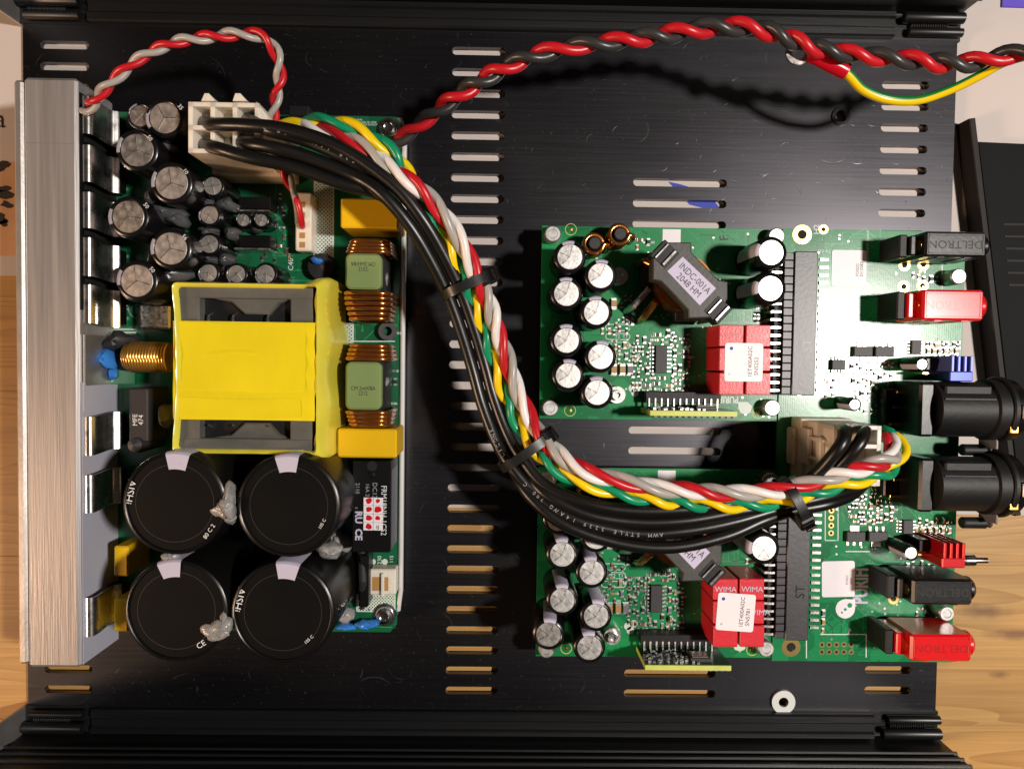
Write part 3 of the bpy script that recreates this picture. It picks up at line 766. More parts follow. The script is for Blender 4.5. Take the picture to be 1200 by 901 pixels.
# --- green common mode chokes with copper winding
def choke(y0, y1, g0, g1, words, rz):
    zt = 30.0; zc = zt-10
    c0 = at(403, y1, zt); c1 = at(456, y0, zt); xa, xb = c0.x, c1.x; ya, yb = c0.y, c1.y
    w_ = xb-xa
    b = B(); gy0 = at(410, g1, zt).y; gy1 = at(410, g0, zt).y; gx0 = at(405, g0, zt).x; gx1 = at(447, g0, zt).x
    b.prism(roundrect(gx0, gx1, gy0, gy1, 1.8), zt-14, zt+.4, .6)
    ck = put('choke', b, 'green_choke', ps, label='green capped choke with copper winding')
    text(words, 1.25, ((gx0+gx1)/2, (gy0+gy1)/2+(1.5 if rz else -1.5), zt+.46), rz, 'dark_print', ck, sx=.8)
    put('core', B().prism(roundrect(xa+2, xb-2, ya+2, yb-2, 4), ZP+2, zt-3), 'black_matte', ck)
    for (ys, ye) in ((gy1+.3, yb), (ya, gy0-.3)):
        n = max(4, int((ye-ys)/1.35)); wb = B()
        for i in range(n):
            yy = ys+(ye-ys)*(i+.5)/n
            edge = (yy-(ya+yb)/2)/((yb-ya)/2); dz = -2.6*max(0, abs(edge)-.45)**1.2*3
            sh_ = 1.1*max(0, abs(edge)-.55)
            pl = [Vector((x_, yy, z_)) for x_, z_ in [(p_[0], p_[1]) for p_ in roundrect(xa+sh_*2, xb-sh_*2, ZP+1.5, zt+dz, 3.2, 6)]]
            pl.append(pl[0]); wb.tube(pl, .72, 8, caps=False)
        put('winding', wb, 'copper', ck, smooth=60)
choke(279, 375, 297, 339, '2212\nCM 2mH/8A', PI)
choke(403, 501, 424, 480, 'CM 2mH/8A\n2212', 0)
p = at(454, 388, ZP+3); put('spacer', B().ring(p.x, p.y, 1.5, 3.0, ZP, ZP+3, 20), 'glue', ps)
p = at(449, 326, ZP+14); put('glue_blob', B().blob((p.x, p.y, ZP+12), (1.6, 2, 3), 12, 9), 'glue_clear', ps)
p = at(449, 448, ZP+14); put('glue_blob', B().blob((p.x, p.y, ZP+12), (1.6, 2, 3), 12, 19), 'glue_clear', ps)

# --- transformer wrapped in yellow tape
ZT = 40.0
tc = rect_px(206, 337, 366, 527, ZT)
tx0, tx1, ty0, ty1 = tc
tf = put('transformer', B().box(tx0+1.5, tx1-1.5, ty0+1.5, ty1-1.5, ZP+2, ZT-5), 'black_matte', ps, label='transformer with ferrite core wrapped in yellow tape')
yA = at(280, 377, ZT).y; yB = at(280, 492, ZT).y
for (ya, yb, sg) in ((yA, ty1, 1), (ty0, yB, -1)):
    cb = B().box(tx0, tx1, (yb-3.4) if sg > 0 else ya, yb if sg > 0 else ya+3.4, ZP+2, ZT-.6, .3)
    cb.box(tx0, tx0+6.5, ya, yb, ZP+2, ZT-.8, .3); cb.box(tx1-6.5, tx1, ya, yb, ZP+2, ZT-.8, .3)
    ym = yb-3.4 if sg > 0 else ya+3.4
    cb.prism([(tx0+6, ym+sg*.5), (tx0+15, ym-sg*1.0), (tx0+19, ym-sg*4.4), (tx0+26, ym-sg*4.4), (tx0+29, ym-sg*1.0), (tx1-6, ym+sg*.5)], ZT-12, ZT-3.0, .5)
    put('core', cb, 'ferrite_light', tf)
    for fx in (.22, .40, .66):
        xx = tx0+(tx1-tx0)*fx; yy = ya+sg*1.0 if sg > 0 else yb-1.0
        put('lead_wire', B().tube([(xx, yy-1, ZT-2), (xx, yy+sg*.8, ZT-2.2), (xx, yy+sg*2, ZT-6)], .35, 6), 'tin', tf)
def tapesheet():
    """the broad band over the coil: slightly sagging sheet with wrinkles"""
    b = B(); nx, ny = 44, 40; vs = []; fs = []; x0, x1 = tx0-.6, tx1+1.0
    for j in range(ny+1):
        for i in range(nx+1):
            u, v = i/nx, j/ny; x = x0+(x1-x0)*u; y = yB+(yA-yB)*v
            z = ZT+.3+.3*math.sin(u*7+v*3)*math.sin(v*5+1)+.4*math.exp(-((v-.74+.16*u+.03*math.sin(u*9))/.03)**2)*math.sin(PI*min(1, max(0, (u-.08)/.85)))+.16*math.sin(v*26+u*4+2*math.sin(u*5))*(.3+u)+.3*math.exp(-((v-.2-.05*math.sin(u*6))/.05)**2)*(u < .7)*u
            vs.append((x, y, z))
    for j in range(ny):
        for i in range(nx): a_ = j*(nx+1)+i; fs.append((a_, a_+1, a_+nx+2, a_+nx+1))
    n0 = len(vs)
    for i in range(nx+1): vs += [(vs[i][0], yB-.02, ZT-6), (vs[i][0], yA+.02, ZT-6)]
    for i in range(nx):
        fs.append((i, n0+2*i, n0+2*i+2, i+1)); t_ = ny*(nx+1)+i; fs.append((t_, t_+1, n0+2*i+3, n0+2*i+1))
    return b.add(vs, fs)
put('tape_band', tapesheet(), 'yellow_tape', tf, smooth=60)
def taperim():
    """tape wound round the outside of the core, standing a little proud with a wavy rim"""
    b = B(); vs = []; fs = []
    base = roundrect(tx0-.5, tx1+1.6, ty0-.7, ty1+.7, 1.2, 3); pts = []
    for i in range(len(base)):
        p_, q_ = Vector(base[i]), Vector(base[(i+1) % len(base)]); n = max(1, int((q_-p_).length/1.5))
        for k in range(n): pts.append(p_+(q_-p_)*k/n)
    cx, cy = (tx0+tx1)/2, (ty0+ty1)/2; n = len(pts)
    for i, p_ in enumerate(pts):
        t = i/n*2*PI; right = max(0, (p_.x-cx)/(tx1-cx)); 
        # the sides pull in toward their middles, the right side flares out with wrinkles
        sx_ = -1.1*math.cos((p_.y-cy)/(ty1-cy)*PI/2)*(1 if abs(p_.x-cx) > (tx1-cx)*.9 else 0)*(1 if p_.x < cx else -.1)
        wv = .5*math.sin(t*9)+.35*math.sin(t*23+1)
        fl = 1.0 if right < .9 else 2.7+.5*math.sin(p_.y*.32)
        d = Vector((p_.x-cx, p_.y-cy)); d = Vector((math.copysign(1, d.x)*(abs(d.x) > (tx1-cx)*.93), math.copysign(1, d.y)*(abs(d.y) > (ty1-cy)*.93)))
        pin = p_-d*0+Vector((0, 0))
        o = Vector((-sx_ if p_.x < cx else 0, 0))
        prof = [(.9 if right < .9 else fl, ZP+3), (1.0 if right < .9 else fl*1.0, ZT-6), (.5 if right < .9 else fl*.62, ZT-1.0), (0, ZT+1.2+wv*.3), (-1.0 if right < .9 else -.4+wv*.6, ZT+.6+wv*.35), (-1.1 if right < .9 else -.6+wv*.6, ZT-1)]
        for off, z in prof:
            q_ = p_+d*off+o; vs.append((q_.x, q_.y, z))
    m = 6
    for i in range(n):
        j = (i+1) % n
        for k in range(m-1): fs.append((i*m+k, j*m+k, j*m+k+1, i*m+k+1))
    return b.add(vs, fs)
def tapelayer(v0, v1, u0, u1, dz, wob):
    b = B(); vs = []; fs = []; nx, ny = 40, 6; x0, x1 = tx0-.6, tx1+1.0
    for j in range(ny+1):
        for i in range(nx+1):
            u = u0+(u1-u0)*i/nx; v = v0+(v1-v0)*j/ny+wob*math.sin(u*8+j*.2)*(1 if j in (0, ny) else 0)
            z = ZT+.3+.3*math.sin(u*7+v*3)*math.sin(v*5+1)+.4*math.exp(-((v-.74+.16*u+.03*math.sin(u*9))/.03)**2)*math.sin(PI*min(1, max(0, (u-.08)/.85)))+.16*math.sin(v*26+u*4+2*math.sin(u*5))*(.3+u)+.3*math.exp(-((v-.2-.05*math.sin(u*6))/.05)**2)*(u < .7)*u
            vs.append((x0+(x1-x0)*u, yB+(yA-yB)*v, z+dz+.06*math.sin(i*1.7+j)))
    for j in range(ny):
        for i in range(nx): a_ = j*(nx+1)+i; fs.append((a_, a_+1, a_+nx+2, a_+nx+1))
    n0 = len(vs)
    for i in range(nx+1): vs += [(vs[i][0], vs[i][1], vs[i][2]-.3), (vs[ny*(nx+1)+i][0], vs[ny*(nx+1)+i][1], vs[ny*(nx+1)+i][2]-.3)]
    for i in range(nx): fs.append((i, n0+2*i, n0+2*i+2, i+1)); t_ = ny*(nx+1)+i; fs.append((t_, t_+1, n0+2*i+3, n0+2*i+1))
    return b.add(vs, fs)
put('tape_layer', tapelayer(.30, .985, .01, .93, .22, .006), 'yellow_tape', tf, smooth=60)
put('tape_layer', tapelayer(.02, .22, .02, .9, .2, .008), 'yellow_tape', tf, smooth=60)
put('tape_wrap', taperim(), 'tape_pale', tf, smooth=60)

# --- toroid choke left of the transformer, and its neighbours
zc = 20; r = 4.4
p0 = at(150, 418, zc); p1 = at(198, 418, zc)
wb = B(); n = 15
for i in range(n):
    x = p0.x+(p1.x-p0.x)*i/(n-1); k = 1-.18*max(0, 1-i/2.2)
    wb.tube([(x, p0.y+r*k*math.cos(t), zc+r*k*math.sin(t)) for t in [j*2*PI/18 for j in range(19)]], .62, 7, caps=False)
wb.lathe((0, p0.y, zc), 0, [(r-.6, p0.x), (r-.3, p0.x+1), (r-.3, p1.x)], 18, 'x')
put('wound_choke', wb, 'gold_wire', ps, smooth=60, label='gold wire wound choke beside the transformer')
b = B(); boxpx(b, 163, 357, 199, 385, ZP, 18, .6); put('shielded_coil', b, 'tin', ps)
p = at(162, 362, ZP); put('logo_ring', B().ring(p.x, p.y, 3.0, 3.3, ZP+.02, ZP+.05, 28), 'grey_print', pcb); text('R', 3, (p.x, p.y, ZP+.04), 0, 'grey_print', pcb)
p = at(123, 420, 20); bc = put('ceramic_capacitor', B().blob((p.x, p.y, 18), (2.4, 3.4, 5), 14, 4).blob((p.x+.2, p.y-5, 14), (1.2, 2, 4), 10, 5), 'blue_ceramic', ps)
p = at(134, 398, 20); put('insulator_sleeve', B().blob((p.x, p.y-.5, 17), (4.6, 3.2, 5), 14, 6).blob((p.x+4.4, p.y-2.6, 15), (1.7, 4.2, 5), 12, 7), 'dark_grey', ps)
c = rect_px(138, 417, 150, 437, ZP+4); hatch(ps, *c, ZP+4, m='grey_print')
hb = B(); 
for k in range(5): q0 = at(133, 386+k*3.6, ZP); q1 = at(159, 386+k*3.6, ZP); hb.strip([q0, q1], .5, ZP+.03)
put('hatch_print', hb, 'hatch', pcb)
b = B(); boxpx(b, 126, 434, 158, 450, ZP+4, ZP+6, .1); put('sub_board', b, 'pcb_psu', ps)
text('B', 1.8, (at(131, 444, 15).x, at(131, 444, 15).y, ZP+6.05), .6, 'white_print', ps)
b = B(); boxpx(b, 151, 455, 173, 518, ZP, 24, .5); fc = put('film_capacitor', b, 'dark_grey', ps, label='dark grey film capacitor')
text('MFE\n474', 1.5, (at(162, 492, 24).x, at(162, 492, 24).y, 24.06), PI/2, 'white_print', fc)
b = B().lathe(at(155, 522, 26).x, at(155, 522, 26).y, [(2.6, ZP), (2.8, 22), (2.2, 24.5), (0, 25.4)], 18); put('thermistor', b, 'dark_grey', ps)
p = at(192, 487, 22); put('glue_blob', B().blob((p.x, p.y, 20), (2.0, 3.4, 5), 12, 33), 'glue', ps)

# --- four big smoothing capacitors
ZB = 48.0
RB = 15.0
for k, (x, y, rz_, ww) in enumerate(((204, 590, -4, 0), (338, 593, 2, 1), (206, 716, 8, 2), (331, 718, -6, 3))):
    p = at(x, y, ZB); c = capacitor(ps, p.x, p.y, ZP, ZB-ZP, RB-.3, rz=math.radians(rz_), big=True)
    c['label'] = ('big black capacitor upper left of four', 'big black capacitor upper right of four', 'big black capacitor lower left of four', 'big black capacitor lower right of four')[k]
    put('seam_ring', B().ring(p.x, p.y, 10.9, 11.05, ZB-.5, ZB-.42, 48), 'dark_grey', c)
    for (s_, r_, a_, sz, turn) in ([('AISHi', 14.0, 170, 2.1, -90)] if k in (0, 3) else []) + [(('80 C 2', 13.6, -35, 1.2, 60), ('105 C', 11.8, -30, .9, 60), ('CE', 13.0, -62, 1.6, 25), ('105 C', 11.8, -40, .9, 50))[k]]:
        a_ = math.radians(a_)
        text(s_, sz, (p.x+math.cos(a_)*(r_-1.1), p.y+math.sin(a_)*(r_-1.1), ZB-.3), math.radians(turn)-(.12 if s_ == 'AISHi' else 0), 'white_print', c)
    if k == 2: text('22', 1.5, (p.x+10.0, p.y-9.0, ZB-.3), .75, 'white_print', c)
    a_ = math.radians(100); text('0' if k in (0, 3) else '^', 2.0, (p.x+math.sin(-math.radians(rz_))*12.2, p.y+12.2, ZB-.22), 0, 'dark_print', c, sx=.8)
for k, (x, y, rx, ry, z, h_) in enumerate(((268, 583, 1.3, 3.0, 47, 5), (266, 594, 1.6, 2.4, 49, 4), (259, 598, 2.6, 1.5, 49, 1.6), (263, 602, 1.4, 1.4, 49, 2), (268, 605, 1.8, 1.6, 46, 4), (250, 742, 3.0, 1.7, 49, 1.8), (258, 736, 2.2, 2.2, 49, 2.4), (246, 746, 1.6, 1.2, 49, 1.4), (263, 727, 1.2, 2.6, 47, 4), (385, 645, 2.6, 2.2, 40, 5), (197, 655, 1.8, 1.6, 46, 3), (202, 651, 1.2, 1.8, 46, 3))):
    p = at(x, y, z); put('glue_blob', B().blob((p.x, p.y, z-1.4), (rx*1.35, ry*1.3, h_*.8), 18, 40+k), 'glue_clear', ps)
# --- relay
zr = 26
b = B(); boxpx(b, 412, 541, 458, 647, ZP+.2, zr, .35); rl = put('relay', b, 'black_plastic', ps, label='black relay with white lettering and dotted sticker')
def rt(s_, x, y, sz, m='white_print', turn=-90, sx=1): p = at(x, y, zr); return text(s_, sz, (p.x, p.y, zr+.05), math.radians(turn), m, rl, sx=sx)
rt('FRM18NH-1CS2', 449.5, 598, 1.75, sx=.92); rt('DC12V', 439, 577, 1.45, 'grey_print'); rt('16A 2', 430.5, 574, 1.2, 'grey_print'); rt('2110', 419, 572, 1.2, 'grey_print')
rt('c', 418, 595, 1.1, 'grey_print'); 
for t_, yy in (('RU', 606), ('CE', 626)): text(t_, 2.1, (at(420, yy, zr).x, at(420, yy, zr).y, zr+.05), -PI/2, 'stripe', rl, bold=.12)
p = at(436, 546, zr); put('pip', B().lathe(p.x, p.y, [(1.6, zr-.02), (1.6, zr+.04)], 20), 'hole', rl)
p = at(436, 556, zr); put('pip', B().lathe(p.x, p.y, [(1.2, zr), (1.0, zr+.35), (.3, zr+.5), (0, zr+.5)], 18), 'black_plastic', rl)
cx0, cx1, cy0, cy1 = rect_px(426, 583, 449, 621, zr)
stk = put('dot_sticker', B().box(cx0, cx1, cy0, cy1, zr+.06, zr+.14), 'sticker', rl)
for i, j, s_ in ((0, 0, 1.0), (1, 0, .7), (0, 1, .95), (1, 1, 1.15), (0, 2, 1.0), (1, 2, .8), (0, 3, 1.0)):
    x = cx0+(cx1-cx0)*(.27+.46*i); y = cy1-(cy1-cy0)*(.10+.26*j)
    put('red_dot', B().prism([(x+.95*s_*math.cos(t)*(1+.15*math.sin(3*t+i+j)), y+.95*s_*math.sin(t)*(1+.15*math.sin(2*t+j))) for t in [q*PI/8 for q in range(16)]], zr+.15, zr+.19), 'red_dot', stk)
gl = B(); gl.box((cx0+cx1)/2-.08, (cx0+cx1)/2+.08, cy0, cy1, zr+.145, zr+.17)
for j in (1, 2, 3): yy = cy1-(cy1-cy0)*(.26*j-.02); gl.box(cx0, cx1, yy-.06, yy+.06, zr+.145, zr+.17)
put('grid_lines', gl, 'grey_print', stk)
text('B', 1.3, (cx0+(cx1-cx0)*.73, cy1-(cy1-cy0)*.9, zr+.18), PI, 'dark_print', stk)
sb = at(462, 548, 18); 
put('side_label', B().box(at(458, 550, zr).x+.02, at(458, 550, zr).x+.08, at(458, 640, 20).y, at(458, 548, 20).y, 12, zr-2), 'grey_comp', rl)
# --- bottom right corner of the supply
b = B(); boxpx(b, 433, 667, 464, 697, ZP, ZP+6, .4); wh = put('header', b, 'nylon', ps, label='white header at the lower right corner of the supply')
b = B(); boxpx(b, 436, 676, 455, 692, ZP+6.0, ZP+6.05, 0); put('recess', b, 'tan_comp', wh)
b = B(); boxpx(b, 446, 672, 450, 700, ZP+6.05, ZP+7.2, .2); put('latch', b, 'nylon', wh)
c = rect_px(418, 697, 463, 716, ZP); hatch(pcb, *c, ZP, p=1.05, w=.34)
b = B(); boxpx(b, 420, 650, 432, 712, ZP, ZP+9, .6); put('fuse_clip', b, 'black_plastic', ps)
b = B().tube([at(424, 645, 15), at(425, 680, 19), at(424, 712, 13)], [1.2, 1.3, .9], 10); put('heat_shrink', b, 'dark_grey', ps)
for k, (x, y, rx, ry, h_, m_) in enumerate(((399, 640, 3.8, 3.6, 8, 'glue_clear'), (391, 632, 2.4, 3.0, 6, 'glue_clear'), (375, 652, 3.0, 2.4, 8, 'glue_clear'), (405, 684, 3.0, 3.2, 5, 'glue'), (404, 722, 3.6, 2.8, 4, 'glue_clear'), (408, 660, 1.4, 2.0, 5, 'glue_clear'))):
    p = at(x, y, ZP+h_); put('glue_blob', B().blob((p.x, p.y, ZP+h_*.6), (rx*.9, ry*.9, h_*.55), 14, 60+k), m_, ps)
b = B().lathe((at(384, 668, 20).x, at(384, 668, 20).y, 0), 0, [(5, ZP), (5, 26), (4.2, 27), (0, 27)], 24); put('thermistor', b, 'black_plastic', ps)
for x, y in ((425, 732), (405, 734), (434, 731)):
    p = at(x, y, ZP+3); put('ceramic_capacitor', B().blob((p.x, p.y, ZP+2.6), (3.0, 1.3, 2.4), 12, int(x)), 'blue_ceramic', ps)
for x, y in ((455, 150), (450, 722)):
    p = at(x, y, ZP+2); screw(ps, p.x, p.y, ZP+.05, 3.0)
sp_ = SMD()
for (x0, y0, x1, y1, n) in ((395, 345, 402, 375, 2), (318, 225, 340, 296, 10), (300, 296, 340, 305, 4), (455, 280, 466, 480, 8), (405, 655, 418, 675, 3), (125, 345, 150, 378, 4), (110, 390, 125, 440, 3)):
    sp_.field(rect_px(x0, y0, x1, y1, ZP), n, ZP, x0)
for (x0, y0, x1, y1, n) in ((320, 205, 345, 300, 14), (395, 380, 465, 400, 8), (330, 295, 400, 330, 10), (110, 380, 160, 450, 10), (415, 650, 465, 735, 8)):
    sp_.traces(rect_px(x0, y0, x1, y1, ZP), n, ZP, x0+1, .3)
sp_.build(ps, ZP)
def pt(s_, x, y, sz, rz, m='white_print', z=ZP, par=None): p = at(x, y, z); return text(s_, sz, (p.x, p.y, z+.04), rz, m, par or pcb)
pt('CAUTION! FOR CONTINUED PROTECTION AGAINST\nRISK OF FIRE REPLACE ONLY WITH SAME TYPE\nAND RATINGS OF FUSE', 408, 143, .62, PI)
pt('C40', 341, 310, 1.7, PI/2); pt('230', 445, 656, 1.4, PI/2); pt('115', 459, 655, 1.2, PI/2); pt('R4', 409, 655, 1.2, .4)
for x in (437, 451): p = at(x, 658, ZP); put('jumper_pad', B().lathe(p.x, p.y, [(1.0, ZP+.02), (1.0, ZP+.05)], 16), 'hatch', pcb)
b = B(); 
for x0, y0, x1, y1 in ((413, 377, 463, 377), (413, 400, 463, 400), (283, 207, 307, 207), (283, 207, 283, 213), (426, 648, 426, 668), (433, 648, 433, 668)):
    b.strip([at(x0, y0, ZP), at(x1, y1, ZP)], .3, ZP+.035)
put('silk_outline', b, 'white_print', pcb)

# ================================================================== AMPLIFIER MODULES
ZM = 10.0
def cap_screw(parent, x, y, z, r=2.75, h=4.6, m='screw_steel'):
    def hd():
        b = B(); b.lathe(0, 0, [(r, 0), (r, h-.5), (r-.4, h), (r*.55, h), (r*.5, h-.2)], 26); return b.mesh('screw')
    o = part('screw', shared(('cap', r, h), hd), m, parent, (x, y, z))
    part('hex_socket', shared(('hex', r, h), lambda: B().lathe(0, 0, [(r*.5, h-.25), (0, h-.3)], 6).mesh('hex_socket')), 'dark_grey', o, local=True)
    return o
def pad(parent, x, y, z, r0, r1, m='gold', name='plated_hole'):
    o = put(name, B().ring(x, y, r0, r1, z+.01, z+.06, 24), m, parent)
    put('bore', B().lathe(x, y, [(r0+.02, z+.008), (r0+.02, z+.03)], 18), 'hole', o); return o
def at2(px, py, z, dy): p = at(px, py, z); p.y += dy; return p

def amp_module(dy, label, lower):
    md = thing('amplifier_module', (52, 12+dy, 0), label, 'circuit board', 'amplifier modules side by side')
    x0, x1, y0, y1 = 12.7, 92.3, -19.4+dy, 44.5+dy
    mb = put('circuit_board', B().box(x0, x1, y0, y1, ZM-1.6, ZM, .06), 'pcb_module', md)
    A = lambda px, py, z: at2(px, py, z, dy)
    # standoffs under the board
    for (px, py) in ((648, 274), (645, 478), (920, 277), (907, 478)):
        p = A(px, py, ZM+4.6); p.x = min(p.x, x1-3.2); cap_screw(md, p.x, p.y, ZM+.02)
        put('standoff', B().lathe(p.x, p.y, [(2.6, .05), (2.6, ZM-1.62)], 6), 'steel', md)
    for (px, py) in ((669, 269), (668, 481), (888, 484)):
        p = A(px, py, ZM); o = put('test_point', B().lathe(p.x, p.y, [(.85, ZM+.03), (.6, ZM+.4), (0, ZM+.45)], 14), 'gold', mb)
        put('silk_ring', B().ring(p.x, p.y, 1.75, 1.95, ZM+.02, ZM+.05, 24), 'laminate', o)
    # eight reservoir capacitors, two filter ones
    ZC_ = 30.0; R = 5.05
    spots = [(668, 301), (704, 323), (664, 344), (699, 366), (664, 399), (704, 418), (666, 440), (700, 460)]
    for k, (px, py) in enumerate(spots):
        p = A(px, py, ZC_); tl = (0, 0)
        if lower:
            if k == 0: p = at(655, 608, ZC_)
            if k == 6: p = at(647, 742, ZC_); tl = (math.radians(1.5), math.radians(-3))
            if k == 7: p = at(691, 759, ZC_)
        capacitor(md, p.x, p.y, ZM, ZC_-ZM, R, rz=math.radians((8, -4, 3, 6, 2, -8, -5, 4)[k]), tilt=tl, vent='K', top='cap_top')
    for (px, py, rz_) in ((904, 296, 80), (903, 338, 88)):
        p = A(px, py, ZC_); capacitor(md, p.x, p.y, ZM, ZC_-ZM, R, rz=math.radians(rz_), vent='K', top='cap_top')
    # main inductor: two ferrite plates over a flat copper coil, held by steel clips
    ZI = 33.0
    poly = [(768, 297), (780, 284), (810, 284), (810, 295), (842, 328), (853, 330), (853, 350), (842, 372), (807, 373), (807, 363), (775, 330), (765, 328), (765, 302)]
    pl = [tuple(A(px, py, ZI))[:2] for px, py in poly]
    ind = put('inductor', B().prism(pl, ZI-6, ZI, .35), 'ferrite', md, label='grey ferrite inductor with lettered label')
    put('lower_core', B().prism(pl, ZM+.8, ZM+6, .2), 'ferrite', ind)
    c = A(809, 329, ZI); wb = B()
    for i in range(8): wb.ring(c.x, c.y, 3, 8.7-.1*(i % 2), ZM+6.2+i*1.3, ZM+7.2+i*1.3, 36)
    put('coil', wb, 'copper_dark', ind)
    put('core_leg', B().lathe(c.x, c.y, [(3, ZM+5), (3, ZI-6)], 20), 'ferrite', ind)
    put('coil_end', B().tube([(c.x-8, c.y-5.5, ZM+12), (c.x-10.5, c.y-9.5, ZM+8), (c.x-11, c.y-11, ZM+2), (c.x-11, c.y-11, ZM)], 1.25, 10), 'copper', ind)
    put('coil_end', B().tube([(c.x-9.5, c.y-1, ZM+8), (c.x-14, c.y-6.5, ZM+6), (c.x-15.5, c.y-8, ZM)], 1.1, 10), 'tin', ind)
    put('coil_end', B().tube([(c.x-7.5, c.y+5, ZM+15), (c.x-11.5, c.y+7.0, ZM+13), (c.x-12.5, c.y+7.5, ZM)], 1.1, 10), 'copper', ind)
    lb = [(800, 301), (839, 338), (820, 358), (782, 318)]; lp = [tuple(A(px, py, ZI))[:2] for px, py in lb]
    put('label', B().prism(lp, ZI+.02, ZI+.1), 'sticker_lav', ind)
    for s_, px, py in (('INDC-001A', 814, 326.5), ('2048 HM', 807, 334.5)):
        p = A(px, py, ZI); text(s_, 2.0, (p.x, p.y, ZI+.13), math.radians(-42.5), 'dark_print', ind, sx=.86)
    for (px, py) in ((779, 298), (841, 363)):
        p = A(px, py, ZI); rz_ = math.radians(47.5); cb = B(); cc = (p.x, p.y)
        cb.box(p.x-2.9, p.x+2.9, p.y-2.2, p.y-1.3, ZM+2, ZI+.9, .15, rz_, cc); cb.box(p.x-2.9, p.x+2.9, p.y+1.0, p.y+1.7, ZM+2, ZI+.8, .15, rz_, cc); cb.box(p.x-2.9, p.x+2.9, p.y-1.3, p.y+1.0, ZI-1.4, ZI-.9, .1, rz_, cc)
        put('clip', cb, 'spring_steel', ind)
        put('clip_pad', B().box(p.x-3.3, p.x+3.3, p.y-3.2, p.y+3.0, ZI-5.8, ZI+.06, .2, rz_, cc), 'black_matte', ind)
    # small coils
    for (px, py) in ((697, 285), (727, 274)):
        zt = ZM+11; p = A(px, py, zt); ro = put('rod_coil', B().lathe(p.x, p.y, [(2.0, ZM+.5), (2.0, zt-.3), (1.7, zt)], 20), 'dark_grey', md)
        pts = [(p.x+3.0*math.cos(t), p.y+3.0*math.sin(t), ZM+1+t/(2*PI)*1.75) for t in [i*PI/10 for i in range(0, 101)]]
        pts += [(p.x+4.2, p.y-.4, zt-1.5), (p.x+4.9, p.y-.8, zt-4), (p.x+5, p.y-1, ZM)]
        put('winding', B().tube(pts, .82, 8), 'copper', ro, smooth=60)
    for (px, py) in ((727, 323), (724, 463)):
        zt = ZM+6; p = A(px, py, zt); o = put('threaded_post', B().lathe(p.x, p.y, [(3.0, ZM+.02), (3.0, zt-2.5), (2.8, zt-2), (1.8, zt-2), (1.7, zt), (.9, zt), (.8, zt-.8), (0, zt-.8)], 24), 'tin', md)
    # header to the input board
    hx0, hx1 = A(920, 300, ZM+8).x, A(931, 300, ZM+8).x
    ya, yb = A(925, 461, ZM+8).y, A(925, 297, ZM+8).y
    hb = put('pin_header', B().box(A(909, 300, ZM+5.6).x, hx0+.1, ya, yb, ZM+.05, ZM+5.6, .1), 'black_matte', md, label='black pin header with a row of tinned pins')
    n = 18; pm_ = B().box(-1.95, 2.0, -.46, .46, -.3, .3, .12).box(-1.95, -1.35, -.4, .4, -6.5, -.2, .1).mesh('pin')
    sg_ = B().box(-1.5, 1.5, -1.17, 1.17, -3.2, 3.2, .15).mesh('header_segment')
    for i in range(n):
        y = yb-.9-(yb-ya-1.8)*i/(n-1)
        part('pin', pm_, 'tin', hb, (A(912, 300, ZM+7).x, y, ZM+6.6))
        part('header_segment', sg_, 'header_plastic', hb, ((hx0+hx1)/2, y, ZM+4.6))
    # red film capacitors, two by three, with the sticker on top
    ZW = 25.0
    for i, (xa, xb) in enumerate(((842.5, 872), (874, 903.5))):
        for j, (yb_, ya_) in enumerate(((381, 406), (408, 434.5), (437, 462.5))):
            p = A(xa, ya_, ZW); q = A(xb, yb_, ZW)
            wc = put('film_capacitor', B().box(p.x, q.x, p.y, q.y, ZM+.1, ZW, .25), 'red_wima', md)
            if j == 0 or (i == 1 and j == 1): text('WIMA', 1.7, ((p.x+q.x)/2+(0 if j == 0 else 2.2), (p.y+q.y)/2, ZW+.03), 0, 'stripe' if lower else 'emboss_red', wc, sx=1.05)
    p = A(871.5, 424.5, ZW) if not lower else at(862, 717, ZW)
    qr_label(md, p, 12.0, 12.0, math.radians(0 if not lower else -3.5), [('1ET400A02C', 1.25, 2.0, .2), ('SN5252' if not lower else 'SN5781', 1.25, 4.0, -1.2)], ZW+.05)
    d = put('ink_dot', B().lathe(p.x-4.0, p.y+4.3, [(.55, ZW+.18), (.55, ZW+.2)], 12), 'blue_ink', md)
    put('ink_dot', B().lathe(p.x-4.5, p.y-3.8, [(.4, ZW+.18), (.4, ZW+.2)], 12), 'stripe', md)
    p = A(787, 276, ZM); put('sticker', B().box(p.x-3, p.x+3, p.y-2.4, p.y+2.0, ZM+.03, ZM+.1), 'sticker', mb)
    if not lower: p = A(849, 279, ZM); text('F', 3.0, (p.x, p.y, ZM+.05), PI/2+.1, 'dark_print', mb)
    # upright daughter board
    ZD = 27.0
    q0 = A(762, 484, ZD); q1 = A(864, 484, ZD)
    db = put('daughter_board', B().box(q0.x, q1.x, q0.y-.8, q0.y+.8, ZM+1, ZD, .05), 'laminate', md, label='small upright board on the module edge')
    put('board_face', B().box(q0.x+.1, q1.x-.1, q0.y+.78, q0.y+.9, ZM+1.2, ZD-.35), 'trace_dark', db)
    rn = random.Random(8); fb = {k: B() for k in ('dark_grey', 'tin', 'grey_comp')}
    for i in range(96):
        x = rn.uniform(q0.x+1, q1.x-9); z = rn.uniform(ZM+5, ZD-1.2); k = rn.choice(('dark_grey', 'tin', 'tin', 'grey_comp'))
        fb[k].box(x-.45, x+.45, q0.y+.88, q0.y+1.35+rn.random()*.3, z-.3, z+.3, .05)
    for i in range(14):
        x = q0.x+2+i*1.9; fb['grey_comp'].box(x-.5, x+.5, q0.y-1.5, q0.y-.78, ZD-3, ZD-1.2, .05)
